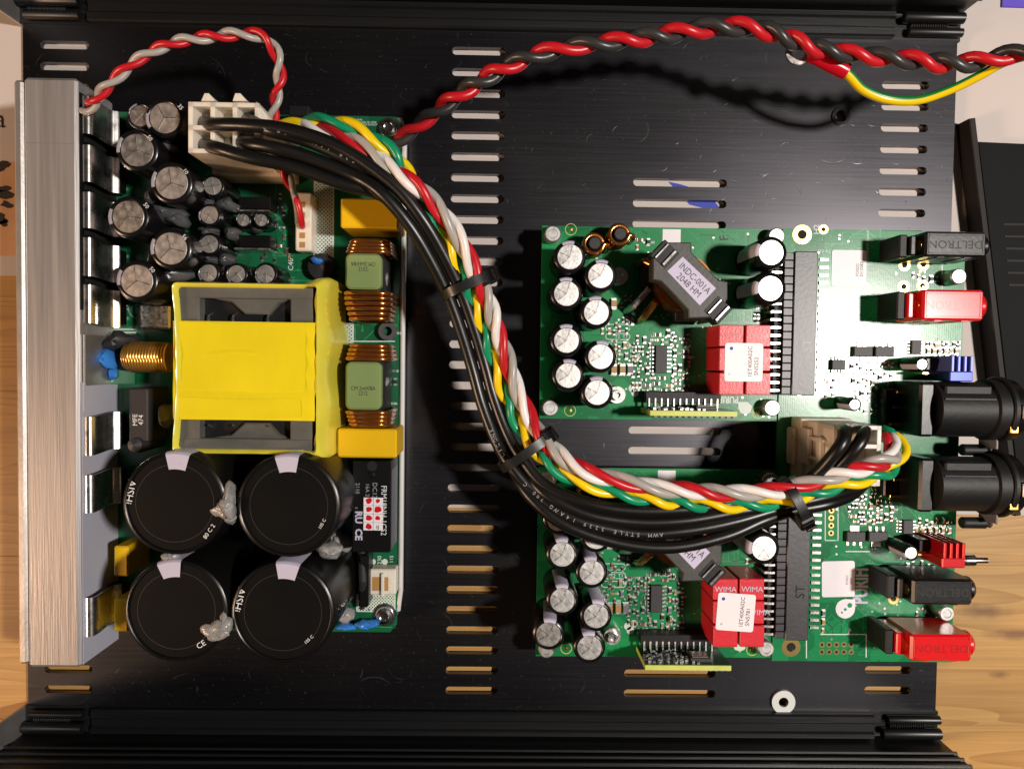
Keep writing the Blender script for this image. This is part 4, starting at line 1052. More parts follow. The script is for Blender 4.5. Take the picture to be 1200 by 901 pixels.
    for k, nm in (('dark_grey', 'chip_parts'), ('tin', 'solder_points'), ('grey_comp', 'capacitor_parts')): put(nm, fb[k], k, db, kind='stuff')
    xx = q1.x-9; put('chip', B().box(xx-3.3, xx+3.3, q0.y+.9, q0.y+2.2, ZD-8.5, ZD-2.2, .15), 'ic_grey', db); put('chip_lid', B().box(xx-2.6, xx+2.6, q0.y+2.2, q0.y+2.35, ZD-7.8, ZD-2.9, .05), 'aluminium', db)
    h0_ = A(757, 468, ZM+6); ph = put('pin_header', B().box(h0_.x, h0_.x+24.6, q0.y+2.6, q0.y+6.3, ZM+.05, ZM+5.6, .2), 'black_matte', md)
    for i in range(12): put('pin', B().box(h0_.x+1.1+i*2.03-.3, h0_.x+1.1+i*2.03+.3, q0.y+.9, q0.y+4.2, ZM+5.3, ZM+6.0, .1), 'tin', ph)
    # small parts
    sm = SMD(); Rr = lambda a_, b_, c_, d_: (A(a_, d_, ZM).x, A(c_, d_, ZM).x, A(a_, d_, ZM).y, A(a_, b_, ZM).y)
    p = A(775, 421, ZM+1.5); chip(md, p.x, p.y, ZM, 3.9, 9.2, 7, 'x')
    for k, (px, m_) in enumerate(((719, 'tan_comp'), (729, 'tan_comp'), (738, 'grey_comp'))):
        p = A(px, 433, ZM); sm.one(p.x, p.y, ZM, 3.4, 1.9, 1.5, PI/2, m_)
    p = A(719, 356, ZM); sm.one(p.x, p.y, ZM, 3.2, 1.8, 1.2, PI/2, 'tan_comp')
    for (a_, b_, c_, d_, n_) in ((726, 348, 747, 380, 9), (708, 378, 735, 390, 5), (712, 396, 745, 424, 15), (740, 394, 764, 458, 34), (788, 395, 806, 458, 26), (765, 390, 790, 400, 7), (764, 443, 790, 460, 9), (882, 356, 903, 378, 7), (745, 280, 760, 290, 3), (890, 275, 900, 284, 1)):
        sm.field(Rr(a_, b_, c_, d_), n_, ZM, a_+b_, .3)
    for (a_, b_, c_, d_, n_) in ((705, 350, 830, 400, 34), (740, 440, 815, 462, 20), (840, 470, 905, 486, 6), (640, 290, 730, 480, 26), (820, 380, 905, 400, 6), (860, 270, 905, 380, 8)):
        sm.traces(Rr(a_, b_, c_, d_), n_, ZM, a_+7, .2)
    for (a_, b_, c_, d_, n_) in ((636, 266, 905, 300, 60), (700, 340, 835, 465, 120), (640, 300, 720, 485, 70), (835, 300, 905, 380, 60), (830, 463, 905, 488, 30)):
        sm.vias(Rr(a_, b_, c_, d_), n_, ZM, a_+3)
    sm.traces(Rr(800, 268, 900, 300), 12, ZM, 5, .25); sm.traces(Rr(640, 268, 790, 300), 12, ZM, 6, .25); sm.traces(Rr(845, 300, 900, 378), 16, ZM, 9, .3)
    for i, px in enumerate((706, 714)):
        p = A(px, 388 if i else 388, ZM); sm.one(p.x, p.y, ZM, 1.6, .9, .5, PI/2, 'tan_comp')
    # silkscreen outlines round the two-pin parts
    for yy in (384, 394.5, 405):
        r0 = A(710, yy-4, ZM); r1 = A(738, yy+3.6, ZM); pts = roundrect(r0.x, r1.x, r1.y, r0.y, .9, 3); sm.b['white_print'].strip(pts+[pts[0]], .2, ZM+.03)
    q0_ = A(752, 463, ZM); q1_ = A(806, 463, ZM); sm.b['white_print'].strip([q0_, q1_], .3, ZM+.035)
    sm.build(md, ZM)
    wp_ = B(); 
    for k, (px, py) in enumerate(((741, 455), (748, 452), (744, 460))): p = A(px, py, ZM); wp_.lathe(p.x, p.y, [(1.3, ZM+.02), (1.3, ZM+.05)], 16)
    put('logo_print', wp_, 'hatch', mb)
    p = A(872, 478, ZM); lg = B().prism([(p.x-2, p.y+2), (p.x+1.2, p.y+2), (p.x+2.6, p.y+.6), (p.x+2.2, p.y-1.4), (p.x+.6, p.y-2.2), (p.x-1.2, p.y-1.6), (p.x-2, p.y)], ZM+.02, ZM+.05); put('logo_print', lg, 'hatch', mb)
    p = A(853, 468, ZM); text('PURIFI', 2.2, (p.x, p.y, ZM+.05), PI, 'hatch', mb, bold=.1, sx=.8)
    pt_ = lambda s_, px, py, sz, rz_: text(s_, sz, (A(px, py, ZM).x, A(px, py, ZM).y, ZM+.05), rz_, 'white_print', mb)
    pt_('T2  T1', 728, 394.5, 1.1, 0); pt_('U3  C14 C15', 775, 394, .9, 0); pt_('R7', 783, 387, .9, 0)
    if lower: pt_('IC2', 760, 470, .8, 0)
    # lettered bore beside the inductor
    p = A(739, 305, ZM); o = put('logo_ring', B().ring(p.x, p.y, 2.3, 2.6, ZM+.02, ZM+.05, 24), 'trace', mb); text('R', 2.4, (p.x, p.y, ZM+.05), 0, 'trace', mb)
    return md
amp_module(0, 'upper green amplifier module with its slanted grey inductor fully in view', False)
amp_module(-80.2, 'lower green amplifier module crossed by the thick black wires', True)

# ================================================================== INPUT BOARD
ib = thing('input_board', (130, -28, 0), 'green input board with output sockets, round connectors and black header strips', 'circuit board')
bx0, bx1 = 92.75, at(1130, 330, ZM).x
pb = put('circuit_board', B().box(bx0, bx1, -100.6, 44.7, ZM-1.6, ZM+.0, .06), 'pcb_input', ib)
for (px, py) in ((940, 275), (927, 758)):
    p = at(px, py, ZM); pad(pb, p.x, p.y, ZM, 1.55, 3.2)
p = at(965, 269, ZM); pad(pb, p.x, p.y, ZM, .7, 1.6)
for (px, py) in ((1060, 311), (1082, 310), (1059, 336), (1081, 335), (1047, 701), (1046, 729), (1067, 729)):
    p = at(px, py, ZM); pad(pb, p.x, p.y, ZM, .95, 1.95)
for i in range(5):
    for j in range(2): p = at(963+i*8.6, 755+j*8.6, ZM); pad(pb, p.x, p.y, ZM, .5, .95)
for i in range(4): p = at(974.3-i*.15, 598+i*8.8, ZM); pad(pb, p.x, p.y, ZM, .5, .95)
for dy in (0, -80.2):
    A = lambda px, py, z: at2(px, py, z, dy)
    ya, yb = A(940, 461, ZM+8).y, A(940, 297, ZM+8).y
    sk = put('header_socket', B().box(A(931.5, 300, ZM+8.5).x, A(959, 300, ZM+8.5).x, ya-.6, yb+.6, ZM+.05, ZM+8.5, .3), 'header_plastic', ib, label='black header socket strip')
    text('ST', 3.0, (A(945, 405, 18).x, A(945, 405, 18).y, ZM+8.55), PI/2, 'black_plastic', sk)
    tm = B().box(-1.55, 1.55, -.55, .55, 0, .5, .12).mesh('solder_tab')
    for i in range(18): part('solder_tab', tm, 'tin', sk, (A(965.5, 300, ZM).x, yb-.9-(yb-ya-1.8)*i/17, ZM+.04))
# stickers and printing
p = at(994.5, 314.5, ZM); qr_label(pb, p, 11.6, 12.0, 0, [('FO02C', 1.0, 2.9, -.5), ('SN 0583', 1.0, 4.3, -.3)], ZM+.04, 'sticker')
p = at(982, 678, ZM); qr_label(pb, p, 11.2, 12.2, .03, [('FO02C', .8, 3.0, -.3), ('0583', .8, 4.4, -.8)], ZM+.12, 'sticker')
p = at(1010, 688, ZM); text('PURIFI', 5.0, (p.x-.3, p.y+.5, ZM+.05), PI/2, 'sticker_lav', pb, bold=.25, sx=.62)
p = at(990.5, 713, ZM); td = [(p.x+3.3, p.y+3.2)]+[(p.x+3.3*math.cos(t), p.y+3.3*math.sin(t)) for t in [math.radians(a_) for a_ in range(90, 361, 18)]]
lg = put('logo_drop', B().prism(td, ZM+.02, ZM+.06), 'sticker', pb)
for dx, dy_, r_ in ((1.5, 1.2, .85), (0, -.2, .5), (-1.1, -1.3, .35)): put('logo_dot', B().lathe(p.x+dx, p.y+dy_, [(r_, ZM+.065), (r_, ZM+.08)], 14), 'trace', lg)
for s_, px, py, sz, rz_ in (('H2', 957, 269, 1.9, PI/2), ('J10 A2', 966, 294.5, 1.1, 0), ('Output Connector Board', 1016, 297, 1.0, PI/2), ('J2', 996, 738, 1.0, 0)):
    p = at(px, py, ZM); text(s_, sz, (p.x, p.y, ZM+.05), rz_, 'white_print', pb)
si = SMD()
for x0_, y0_, x1_, y1_ in ((961, 743, 1015, 743), (1015, 743, 1015, 770), (945, 743, 945, 771), (967, 593, 967, 633), (982, 593, 982, 633), (967, 633, 982, 633), (991, 646, 1019, 646), (968, 593, 982, 593), (1104, 297, 1104, 339), (1008, 480, 1024, 481)):
    si.b['white_print'].strip([at(x0_, y0_, ZM), at(x1_, y1_, ZM)], .3, ZM+.035)
# wide copper shapes under the mask
for pts in ([(1016, 309), (1026, 309), (1044, 294)], [(1000, 350), (1034, 347), (1056, 324), (1080, 324)], [(970, 403), (980, 403), (990, 395)], [(1030, 387), (1080, 386), (1088, 377)], [(1012, 696), (1038, 720), (1062, 721)], [(975, 705), (1000, 730), (1015, 745)], [(1020, 640), (1048, 662)], [(965, 725), (975, 735), (976, 745)], [(1046, 470), (1046, 440)], [(1051, 470), (1051, 436)], [(1050, 600), (1062, 610)], [(1046, 598), (1046, 625)]):
    q = [at(x, y, ZM) for x, y in pts]
    for a_, c_ in zip(q, q[1:]): si.b['trace_dark'].strip([a_, c_], .35, ZM+.015); 
p_ = lambda a_, b_, c_, d_: rect_px(a_, b_, c_, d_, ZM)
for (a_, b_, c_, d_, n_) in ((997, 425, 1046, 470, 46), (1086, 400, 1124, 417, 14), (966, 446, 979, 468, 5), (1005, 475, 1045, 486, 6), (994, 562, 1046, 612, 58), (1074, 608, 1116, 625, 14), (1070, 318, 1100, 331, 6), (1068, 712, 1100, 728, 6), (962, 715, 968, 740, 3), (1062, 655, 1090, 666, 5), (1092, 402, 1125, 408, 5), (992, 466, 1004, 470, 1)):
    si.field(p_(a_, b_, c_, d_), n_, ZM, a_+b_+3, .25)
for (a_, b_, c_, d_, n_) in ((975, 350, 1090, 410, 12), (960, 440, 1055, 485, 26), (985, 560, 1120, 630, 30), (960, 650, 1060, 770, 16), (1040, 380, 1125, 420, 14), (960, 268, 1050, 290, 8)):
    si.traces(p_(a_, b_, c_, d_), n_, ZM, a_+b_, .2)
for (a_, b_, c_, d_, n_) in ((920, 266, 1125, 470, 160), (920, 560, 1110, 770, 200), (985, 640, 1060, 745, 70)):
    si.vias(p_(a_, b_, c_, d_), n_, ZM, a_+b_)
si.traces(p_(985, 640, 1060, 765), 22, ZM, 77, .3); si.traces(p_(960, 340, 1110, 420), 16, ZM, 78, .3)
for k in range(12):   # row of capacitors by the small chip
    px = 1087+k*3.3; 
    p = at(px, 411.5, ZM); 
    if k % 2 == 0: si.one(p.x, p.y, ZM, 1.9, 1.0, .7, PI/2, 'tan_comp')
    p = at(1073+k*3.9, 621, ZM)
    if k % 2 == 0: si.one(p.x, p.y, ZM, 1.9, 1.0, .7, PI/2, 'tan_comp')
si.build(ib, ZM)
# chips and regulators
p = at(982, 427.5, ZM+1); chip(ib, p.x, p.y, ZM, 4.4, 3.4, 4, 'y')
p = at(1073, 407, ZM+1); chip(ib, p.x, p.y, ZM, 3.2, 4.6, 4, 'x')
p = at(1063.5, 617, ZM+1); chip(ib, p.x, p.y, ZM, 3.2, 4.6, 4, 'x')
for (px, py, up) in ((1012, 412, 1), (1037, 412, -1), (1003.5, 629, 1), (1029.5, 629, -1)):
    p = at(px, py, ZM+1.7); r_ = put('regulator', B().box(p.x-3.1, p.x+3.1, p.y-1.75, p.y+1.75, ZM+.15, ZM+1.8, .2), 'ic_grey', ib)
    lb_ = B().box(p.x-1.6, p.x+1.6, p.y+up*1.6, p.y+up*3.6, ZM+.05, ZM+.4, .08)
    for i in (-1, 0, 1): lb_.box(p.x+i*2.2-.45, p.x+i*2.2+.45, p.y-up*1.6, p.y-up*3.3, ZM+.05, ZM+.4, .08)
    put('leads', lb_, 'tin', r_)
for (px, py, zt, r_) in ((1081, 427, 22, 2.15), (1002, 474, 21, 2.15), (1068, 648, 22, 2.5)):
    p = at(px, py, zt); capacitor(ib, p.x, p.y, ZM, zt-ZM, r_, rz=2, vent='X')
for (px, py) in ((1124, 324, ), (1110, 719)):
    p = at(px, py, ZM+6); cap_screw(ib, p.x, p.y, ZM+.02, 2.6, 6)
for (x, y) in ((100, 38), (150, 31), (152, -84), (99, -96)): put('standoff', B().lathe(x, y, [(2.6, .05), (2.6, ZM-1.62)], 6), 'steel', ib)
# --- binding post sockets
def socket(x0_, y0_, x1_, y1_, red, label):
    zt = 28.0; c = rect_px(x0_, y0_, x1_, y1_, zt); cy = (c[2]+c[3])/2; m_ = 'red_plastic' if red else 'black_plastic'
    s_ = put('output_socket', B().box(c[0], c[1], c[2], c[3], ZM+1.5, zt, .7), m_, ib, label=label)
    rr = (c[3]-c[2])/2
    put('nose', B().lathe((0, cy, zt-rr-.6), 0, [(rr-.2, c[1]-.6), (rr-.2, c[1]+1.0), (rr-1.0, c[1]+2.0), (rr-1.6, c[1]+2.2), (1.9, c[1]+2.2), (1.9, c[1]+.5)], 28, 'x'), m_, s_)
    put('throat', B().box(c[0]-2.7, c[0]+.3, c[2]+.8, c[3]-.8, ZM+1.2, zt-3.5, .4), m_, s_)
    put('rear_block', B().box(c[0]-5.4, c[0]-2.6, c[2]+.3, c[3]-.3, ZM+.3, zt-5, .4), 'black_matte', s_)
    put('contact', B().lathe((0, cy, zt-3.2), 0, [(1.7, c[0]-.4), (1.7, c[0]-.1), (1.5, c[0]+.1)], 18, 'x'), 'gold', s_)
    fb = B(); i = 1.0
    for q in ((c[0]+i, c[1]-i, c[2]+i, c[2]+i+.35), (c[0]+i, c[1]-i, c[3]-i-.35, c[3]-i), (c[0]+i, c[0]+i+.35, c[2]+i, c[3]-i), (c[1]-i-.35, c[1]-i, c[2]+i, c[3]-i)): fb.box(*q, zt-.1, zt+.14, .05)
    put('rim', fb, m_, s_)
    text('DELTRON', 2.5, ((c[0]+c[1])/2-.2, cy, zt+.03), PI, 'emboss_red' if red else 'emboss_black', s_, sx=1.05)
    for sx_ in (.28, .72): x = c[0]+(c[1]-c[0])*sx_; put('notch', B().box(x-1.2, x+1.2, c[2]-.25, c[2]+.3, ZM+5, zt-.8, .1), m_, s_)
socket(1084, 272, 1157, 300.5, False, 'upper black output socket with raised maker lettering')
socket(1081, 340, 1154, 375, True, 'upper red output socket with raised maker lettering')
socket(1069, 679, 1141, 708.5, False, 'lower black output socket')
socket(1067, 744, 1140, 775, True, 'lower red output socket')
# --- finned jacks
def finned(px, py, red):
    m_ = 'red_anod' if red else 'blue_anod'; zt = 26.0
    p = at(px, py, zt)   # middle of the fin tops
    j = put('finned_jack', B().box(p.x-3.7, p.x+3.7, p.y-5.4, p.y-2.2, ZM+1, zt-.3, .3), m_, ib, label=('red' if red else 'blue')+' finned jack body')
    for i in range(4):
        x = p.x-3.0+i*2.0; put('fin', B().box(x-.42, x+.42, p.y-2.3, p.y+2.6, ZM+1.5, zt, .15), m_ if red else 'blue_light', j)
    put('back', B().box(p.x-7.5, p.x-3.8, p.y-2.0, p.y+2.0, ZM+.2, ZM+9, .3), 'black_plastic', j)
    put('contact', B().box(p.x-8, p.x-3.0, p.y-3.4, p.y-2.6, ZM+8, ZM+8.8, .1).box(p.x-8.4, p.x-7.6, p.y-3.4, p.y-2.6, ZM, ZM+8.8, .1), 'gold', j)
    put('shaft', B().lathe((0, p.y-3.8 if red else p.y-1, ZM+12), 0, [(1.7, p.x+3.7), (1.9, p.x+4), (1.9, p.x+8.6), (1.2, p.x+9), (1.0, p.x+9.2), (.95, p.x+13), (.4, p.x+13.4)], 14, 'x') if red else B().box(p.x+3.7, p.x+4.6, p.y-2, p.y+2, ZM+2, ZM+9, .1), 'steel', j)
finned(1119, 646, True); finned(1128, 427, False)
# --- round microphone style connectors
def xlr(py, label, lower):
    zc = 22.5; a_ = at(1085, py, zc); x0_ = a_.x; cy = a_.y; x1_ = at(1164, py, zc).x
    R = 8.7
    o = put('round_connector', B().lathe((0, cy, zc), 0, [(R-1.2, x0_), (R, x0_+.6), (R, x0_+9), (R+.0, x1_-4), (R+1.0, x1_-3.6), (R+1.0, x1_)], 44, 'x'), 'black_matte', ib, label=label)
    put('rear_housing', B().box(x0_-4.5, x0_+.3, cy-8.5, cy+8.5, ZM+.1, zc+4.5, .8).box(x0_-9.5, x0_-4.4, cy-6, cy+6, ZM+.1, ZM+5, .5), 'black_plastic', o)
    for k, dy in enumerate((-5.5, 0, 5.0)): put('contact', B().box(x0_-8+k, x0_-4.4, cy+dy-.4, cy+dy+.4, ZM+5, ZM+6.2, .1), 'gold', o)
    put('ridge', B().box(x0_+2, x1_-5, cy+R*.55, cy+R*.9, zc+R*.35, zc+R*.8, .5).box(x0_+1, x1_-4.5, cy+3.2, cy+4.0, zc+R-1.0, zc+R-.25, .15), 'black_matte', o)
    put('flange', B().lathe((0, cy, zc), 0, [(10.2, x1_), (10.6, x1_+.4), (10.6, x1_+1.5), (10.2, x1_+1.8)], 36, 'x').box(x1_+.05, x1_+1.7, cy-14.6, cy-6, zc-6.5, zc-1.5, .6), 'black_matte', o)
    put('front_ring', B().lathe((0, cy, zc), 0, [(9.4, x1_+1.8), (9.7, x1_+2.2), (9.7, x1_+4.6), (9.2, x1_+5.2), (8.2, x1_+5.2), (8.2, x1_+2)], 40, 'x'), 'black_plastic', o)
    put('latch', B().box(x1_+1.9, x1_+4.8, cy-2.6, cy+2.2, zc+8.2, zc+11.2, .4), 'steel', o)
    put('latch_pin', B().box(x1_+4.9, x1_+14, cy-1.6, cy-1.0, zc+11, zc+12.4, .1).box(x1_-.2, x1_+2.4, cy-6.8, cy-4.4, zc+7.4, zc+8.8, .3), 'gold', o)
    put('peg', B().lathe((0, cy-13.4, zc-4), 0, [(1.6, x1_-7.5), (1.9, x1_-7.1), (1.9, x1_+.2)], 16, 'x'), 'black_matte', o)
    put('web', B().box(x1_-.6, x1_+.1, cy-12.4, cy-8, zc-6, zc+3, .2), 'grey_comp', o)
xlr(479, 'upper black round input connector', False)
xlr(566, 'lower black round input connector', True)

# ================================================================== WIRING
def helix(path, R, pitch, ph, taper0=0, taper1=0):
    T, L, U = frames(path); out = []; s_ = 0; tot = sum((path[i+1]-path[i]).length for i in range(len(path)-1))
    for i, p in enumerate(path):
        if i: s_ += (p-path[i-1]).length
        k = 1.0
        if taper0: k = min(k, .25+.75*s_/taper0)
        if taper1: k = min(k, .25+.75*(tot-s_)/taper1)
        a_ = ph+2*PI*s_/pitch+.45*math.sin(s_/19.0+pitch)+.25*math.sin(s_/7.3)
        k *= 1+.10*math.sin(s_/11.0+ph*2)
        out.append(p+(L[i]*math.cos(a_)+U[i]*math.sin(a_))*R*k)
    return out
def plug(parent, c, nx, ny, w_, d_, z0, z1, name='plug_housing'):
    """white connector housing: walls round open cells"""
    b = B(); X = c[0]-nx*w_/2; Y = c[1]-ny*d_/2; t = .65
    for i in range(nx+1): b.box(X+i*w_-t, X+i*w_+t, Y-t, Y+ny*d_+t, z0+10, z1-.002*i, .12)
    for j in range(ny+1): b.box(X-t+.01, X+nx*w_+t-.01, Y+j*d_-t, Y+j*d_+t, z0+10, z1-.02-.002*j, .12)
    b.box(X-t+.05, X+nx*w_+t-.05, Y-t+.05, Y+ny*d_+t-.05, z0, z1-7, .2)
    return put(name, b, 'nylon', parent)
hr = thing('wiring_harness', (20, 0, 0), 'thick black wires and twisted coloured wires linking power supply to input board', 'wiring harness')
ZG = 41.0
pc = at(262, 150, ZG)
pl1 = plug(hr, pc, 3, 2, 6.3, 6.6, 16, ZG)
put('latch_tab', B().prism([tuple(at(x, y, ZG))[:2] for x, y in ((235, 118), (239, 109), (244, 109), (252, 118))], ZG-8, ZG-.3, .1).prism([tuple(at(x, y, ZG))[:2] for x, y in ((272, 118), (275, 109), (281, 109), (289, 118))], ZG-8, ZG-.3, .1), 'nylon', pl1)
put('latch_side', B().prism([tuple(at(x, y, ZG))[:2] for x, y in ((299, 118), (312, 134), (312, 150), (299, 182))], 20, ZG-.6, .2), 'nylon', pl1)
put('socket_base', B().box(pc.x-11.5, pc.x+13, pc.y-8.5, pc.y+7.5, ZP+.1, 20, .4), 'nylon_socket', ps)
ZQ = 38.0
c2 = at(1004, 534, ZQ); pl2 = plug(hr, c2, 2, 3, 6.6, 5.6, 17, ZQ)
ls = B(); xl = c2.x-6.6-.8
ls.box(xl-1.5, xl, c2.y-4.8, c2.y+6.6, 16, 24, .3); ls.box(xl-1.2, xl, c2.y+3.2, c2.y+4.4, 22, 34, .3); ls.box(xl-1.2, xl, c2.y-3.0, c2.y-1.8, 22, 34, .3); ls.box(xl-1.6, xl, c2.y-3.4, c2.y+4.8, 30, 33, .3)
put('latch_side', ls, 'nylon', pl2)
put('power_socket', B().box(c2.x-9.0, c2.x+8.0, c2.y-10, c2.y+9.5, ZM+.05, 18.5, .4).box(c2.x-10.4, c2.x-8.9, c2.y-6, c2.y+6, ZM+.05, 16, .3), 'nylon_socket', ib)
trunk = [(455, 222, 43), (488, 260, 41), (514, 303, 37), (534, 345, 33), (550, 390, 30), (562, 430, 28), (573, 470, 27.5), (589, 512, 28.5), (606, 541, 31)]
RW = 1.92
starts = {1: [(236, 144, 33), (250, 146, 42), (290, 147, 46), (340, 153, 47), (400, 174, 46)],
          2: [(288, 138, 30), (296, 143, 41), (315, 152, 46.5), (360, 165, 45), (415, 190, 44.5)],
          3: [(276, 164, 32), (288, 168, 42), (315, 172, 45), (360, 184, 44), (415, 206, 43)],
          4: [(236, 170, 33), (252, 173, 42), (290, 184, 44), (345, 196, 43), (405, 217, 42)]}
ends = {1: [(641, 570, 35), (690, 590, 38), (740, 598, 39), (800, 597, 39.5), (860, 589, 39), (925, 577, 38), (957, 555, 42), (985, 522, 46), (991, 506, 42), (992, 503, 28)],
        2: [(634, 574, 35), (684, 601, 37.5), (740, 611, 38), (800, 610, 38.5), (860, 600, 38), (925, 586, 37.5), (965, 563, 40), (1002, 526, 45), (1013, 508, 42), (1014, 505, 28)],
        3: [(627, 577, 34), (673, 608, 37), (740, 624, 37.5), (800, 622, 38), (860, 611, 37.5), (925, 592, 36), (975, 580, 36), (1008, 570, 38), (1016, 560, 36), (1014, 556, 26)],
        4: [(620, 580, 34), (661, 614, 37), (725, 636, 38), (788, 641, 38.5), (850, 628, 38), (895, 609, 36.5), (930, 598, 34), (970, 590, 33), (1000, 578, 35), (1012, 562, 36), (1012, 556, 26)]}
off = {1: (1.9, 1.9), 2: (1.9, -2.1), 3: (-2.2, 1.5), 4: (-2.2, -2.4)}
for k in (1, 2, 3, 4):
    tp = [at(*q) for q in trunk]; T, L, U = frames(tp); mid = [p+L[i]*off[k][0]+Vector((0, 0, off[k][1])) for i, p in enumerate(tp)]
    path = catmull([at(*q) for q in starts[k]]+mid+[at(*q) for q in ends[k]], 1.6)
    wo_ = put('power_wire', B().tube(path, RW, 14), 'w_black', hr, smooth=60)
    if k in (2, 3):
        # maker's print along the insulation, reading back toward the supply
        s_ = 'AWM STYLE 3239 14AWG 200 C   SILICONE   ' if k == 3 else '3KV  HF  STYLE 3239 14AWG 200 C   '
        acc = 0; want = 128 if k == 3 else 16; T, L, U = frames(path); idx = 0; chars = list(s_[::-1]); lb_ = None
        for i in range(1, len(path)):
            acc += (path[i]-path[i-1]).length
            if acc >= want and idx < len(chars):
                want += 1.55; ch_ = chars[idx]; idx += 1
                if ch_ == ' ': continue
                up = Vector((0, 0, 1)); t = T[i]; up = (up-t*up.dot(t)).normalized(); sd = t.cross(up)
                rz_ = math.atan2(-t.y, -t.x)
                pos = path[i]+up*(RW+.05)
                text(ch_, 1.15, pos, rz_, 'grey_print', wo_, name='letter')
tw = [(318, 152, 36), (350, 148, 38), (385, 151, 42), (420, 164, 44), (455, 188, 44), (485, 221, 43), (508, 247, 42), (527, 273, 41), (542, 301, 39), (556, 331, 37), (569, 362, 35), (581, 400, 33), (592, 432, 32), (603, 465, 32), (617, 494, 33), (635, 521, 36), (660, 544, 39), (690, 559, 41), (740, 572, 42), (790, 579, 42.5), (850, 583, 42.5), (905, 581, 42), (945, 572, 42), (990, 559, 43), (1026, 550, 43), (1046, 541, 39), (1051, 525, 36), (1044, 511, 34), (1031, 510, 30)]
tp = pxpath(tw, 1.1)
T, L, U = frames(tp); n_ = len(tp); i1 = min(range(n_), key=lambda i: (tp[i]-at(445, 180, 44)).length); i2 = min(range(n_), key=lambda i: (tp[i]-at(512, 252, 42)).length)
trip, pair = [], []
for i, p in enumerate(tp):
    k = min(1, max(0, (i-i1)/(i2-i1))); k = k*k*(3-2*k); a_ = -PI*k       # the pair starts on the left and dives under to the right
    z_ = Vector((0, 0, 1)); l_ = z_.cross(T[i]); l_ = l_.normalized() if l_.length > .1 else L[i]
    o_ = l_*math.cos(a_)+z_*math.sin(a_)
    e_ = min(1, i/18, (n_-1-i)/8+.15)
    trip.append(p-o_*1.5*e_+z_*.5*k); pair.append(p+o_*2.5*e_-z_*1.8*k)
RS = 1.27
for path_, R_, pitch_, cols in ((trip, 1.46, 26.0, ('w_red', 'w_grey', 'w_white')), (pair, 1.28, 20.5, ('w_green', 'w_yellow'))):
    for k, m_ in enumerate(cols):
        put('signal_wire', B().tube(helix(path_, R_, pitch_, 1.4-k*2*PI/len(cols), 12, 6), RS, 10), m_, hr, smooth=60, label={'w_red': 'red', 'w_grey': 'grey', 'w_white': 'white', 'w_green': 'green', 'w_yellow': 'yellow'}[m_]+' twisted signal wire')

def cable_tie(px, py, z, ang, a_, b_, flip, label):
    """strap in the plane across the bundle, head at one end of the long axis"""
    c = at(px, py, z); t = thing('cable_tie', c, label, 'cable tie', 'black cable ties round the harness')
    ca, sa = math.cos(ang), math.sin(ang); ex = Vector((ca, sa, 0)); ez = Vector((0, 0, 1)); ey = Vector((-sa, ca, 0))
    n = 40; vs = []; fs = []
    for i in range(n):
        q = 2*PI*i/n; cx = math.copysign(abs(math.cos(q))**.8, math.cos(q)); sz = math.copysign(abs(math.sin(q))**.8, math.sin(q))
        for (d, wv) in ((0, -1.4), (.95, -1.4), (.95, 1.4), (0, 1.4)):
            vs.append(c+ex*(a_+d)*cx+ez*(b_+d)*sz+ey*wv)
    for i in range(n):
        j = (i+1) % n
        for k in range(4): kk = (k+1) % 4; fs.append((i*4+k, i*4+kk, j*4+kk, j*4+k))
    put('strap', B().add(vs, fs), 'tie', t, smooth=50)
    hc = c+ex*(a_*.86)*flip+ez*(b_*.62); hb = B().box(-2.5, 2.5, -2.3, 2.3, -1.9, 1.9, .5)
    m = Matrix.Rotation(ang, 3, 'Z') @ Matrix.Rotation(.75*flip, 3, 'Y')
    hb.v = [tuple(m @ Vector(v)+hc) for v in hb.v]; put('head', hb, 'tie', t)
    sl_ = B().box(-1.0, 1.0, -1.9, 1.9, 2.1, 2.3, .05); sl_.box(-.5, .6, -1.6, 1.6, 2.3, 3.6, .2); sl_.v = [tuple(m @ Vector(v)+hc) for v in sl_.v]; put('tail', sl_, 'black_plastic', t)
cable_tie(549, 336, 34, math.radians(24), 7.4, 6.6, 1, 'black cable tie nearest the copper chokes, first on the harness')
cable_tie(617, 527, 32, math.radians(36), 9.0, 6.6, 1, 'black cable tie at the bend in the middle of the harness')
cable_tie(927, 586, 39, math.radians(-62), 6.6, 6.2, 1, 'black cable tie beside the white plug of the input board')

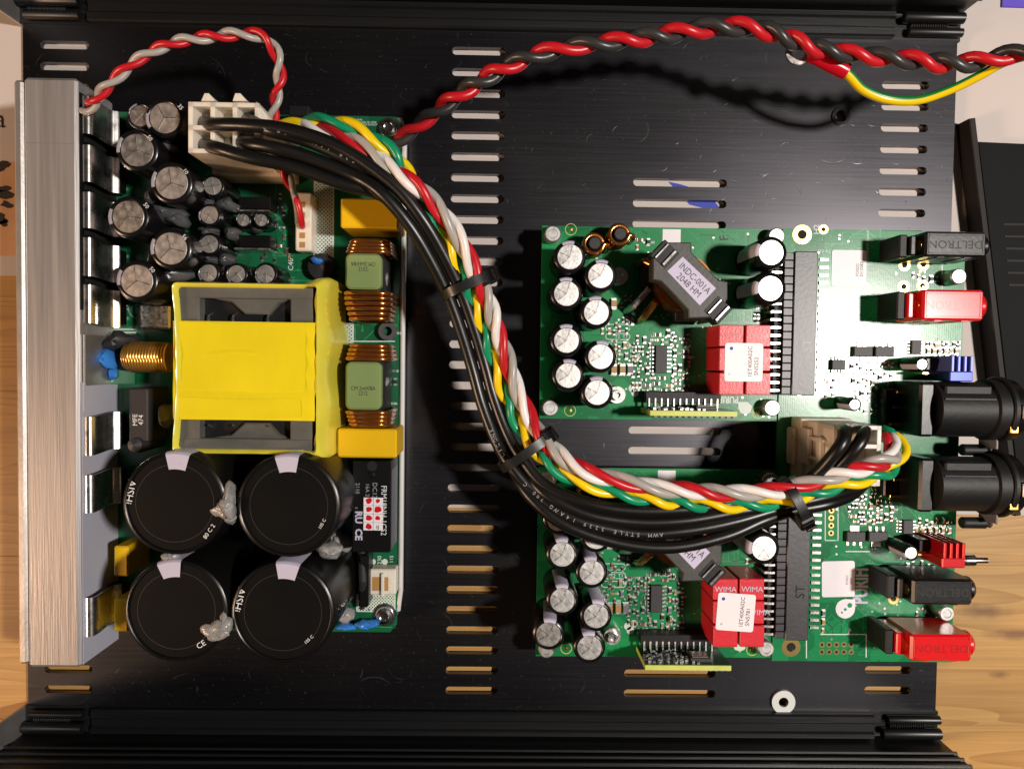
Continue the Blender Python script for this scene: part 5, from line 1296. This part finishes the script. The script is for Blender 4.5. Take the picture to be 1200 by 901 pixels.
# --- red and grey pair to the supply header
pr = thing('twisted_wire_pair', at(320, 60, 0), 'thin red and grey twisted wire pair looping above the supply', 'wire')
pth = pxpath([(96, 140, 24), (108, 122, 34), (128, 99, 38), (165, 68, 40), (205, 50, 41), (250, 43, 41), (290, 40, 41), (312, 46, 40), (325, 66, 38), (328, 90, 36), (322, 122, 33), (320, 146, 29), (322, 170, 25), (331, 196, 23), (343, 222, 22)], 1.0)
for k, m_ in enumerate(('w_red', 'w_grey')):
    hpth = helix(pth, 1.0, 13.6, k*PI+.6)
    e = [at(350, 242, 21.5), at(354-k*4, 262, 18.5), at(354-k*4, 267, ZP+5)] if k == 0 else [at(347, 238, 20.5), at(349, 254, 18), at(349, 262, ZP+5)]
    put('wire', B().tube(hpth+catmull([hpth[-1]]+e, 1.0)[1:], .98, 10), m_, pr, smooth=60)
# --- heavy red and black pair
hv = thing('twisted_wire_pair', at(800, 40, 0), 'heavy red and black twisted wire pair crossing the top of the chassis', 'wire')
pth = pxpath([(438, 184, 16), (458, 172, 18), (482, 153, 22), (520, 124, 29), (560, 97, 34), (610, 71, 38), (660, 57, 40), (720, 49, 42), (780, 41, 42), (830, 33, 42), (880, 33, 42), (920, 44, 42), (960, 58, 42), (1010, 65, 42), (1060, 70, 43), (1110, 75, 44), (1150, 72, 46), (1185, 64, 49), (1230, 58, 54)], 1.2)
for k, m_ in enumerate(('w_red', 'w_blackgrey')):
    put('wire', B().tube(helix(pth, 1.45, 17.5, k*PI+2.0), 1.45, 12), m_, hv, smooth=60)
# --- earth lead
el = thing('earth_lead', at(1000, 100, 0), 'green and yellow earth lead with ring terminal and red sleeve', 'wire')
gp = pxpath([(985, 80, 37), (996, 90, 36), (1012, 106, 34), (1040, 117, 33), (1075, 118, 34), (1115, 105, 37), (1150, 88, 41), (1180, 72, 45), (1235, 58, 52)], 1.0)
gw = put('wire', B().tube(gp, 1.32, 12), 'w_yellow', el, smooth=60)
T, L, U = frames(gp)
put('green_stripe', B().tube([p+L[i]*.42+Vector((0, 0, .42)) for i, p in enumerate(gp)], .93, 10), 'w_gy_green', gw, smooth=60)
put('sleeve', B().tube([at(947, 66, 38), at(956, 68, 38), at(970, 74, 37.6), at(982, 79, 37.2), at(991, 84, 36.8)], [1.7, 2.0, 2.3, 2.5, 2.4], 16), 'sleeve_red', el, smooth=60)
rp = at(935, 62, 38); rb = B().ring(rp.x, rp.y, 2.0, 3.6, 37.6, 38.4, 28)
q = at(948, 66, 38); rb.box(rp.x+2.8, q.x+.6, (rp.y+q.y)/2-1.2, (rp.y+q.y)/2+1.0, 37.7, 38.5, .15, rz=-.3)
put('ring_terminal', rb, 'tin', el)
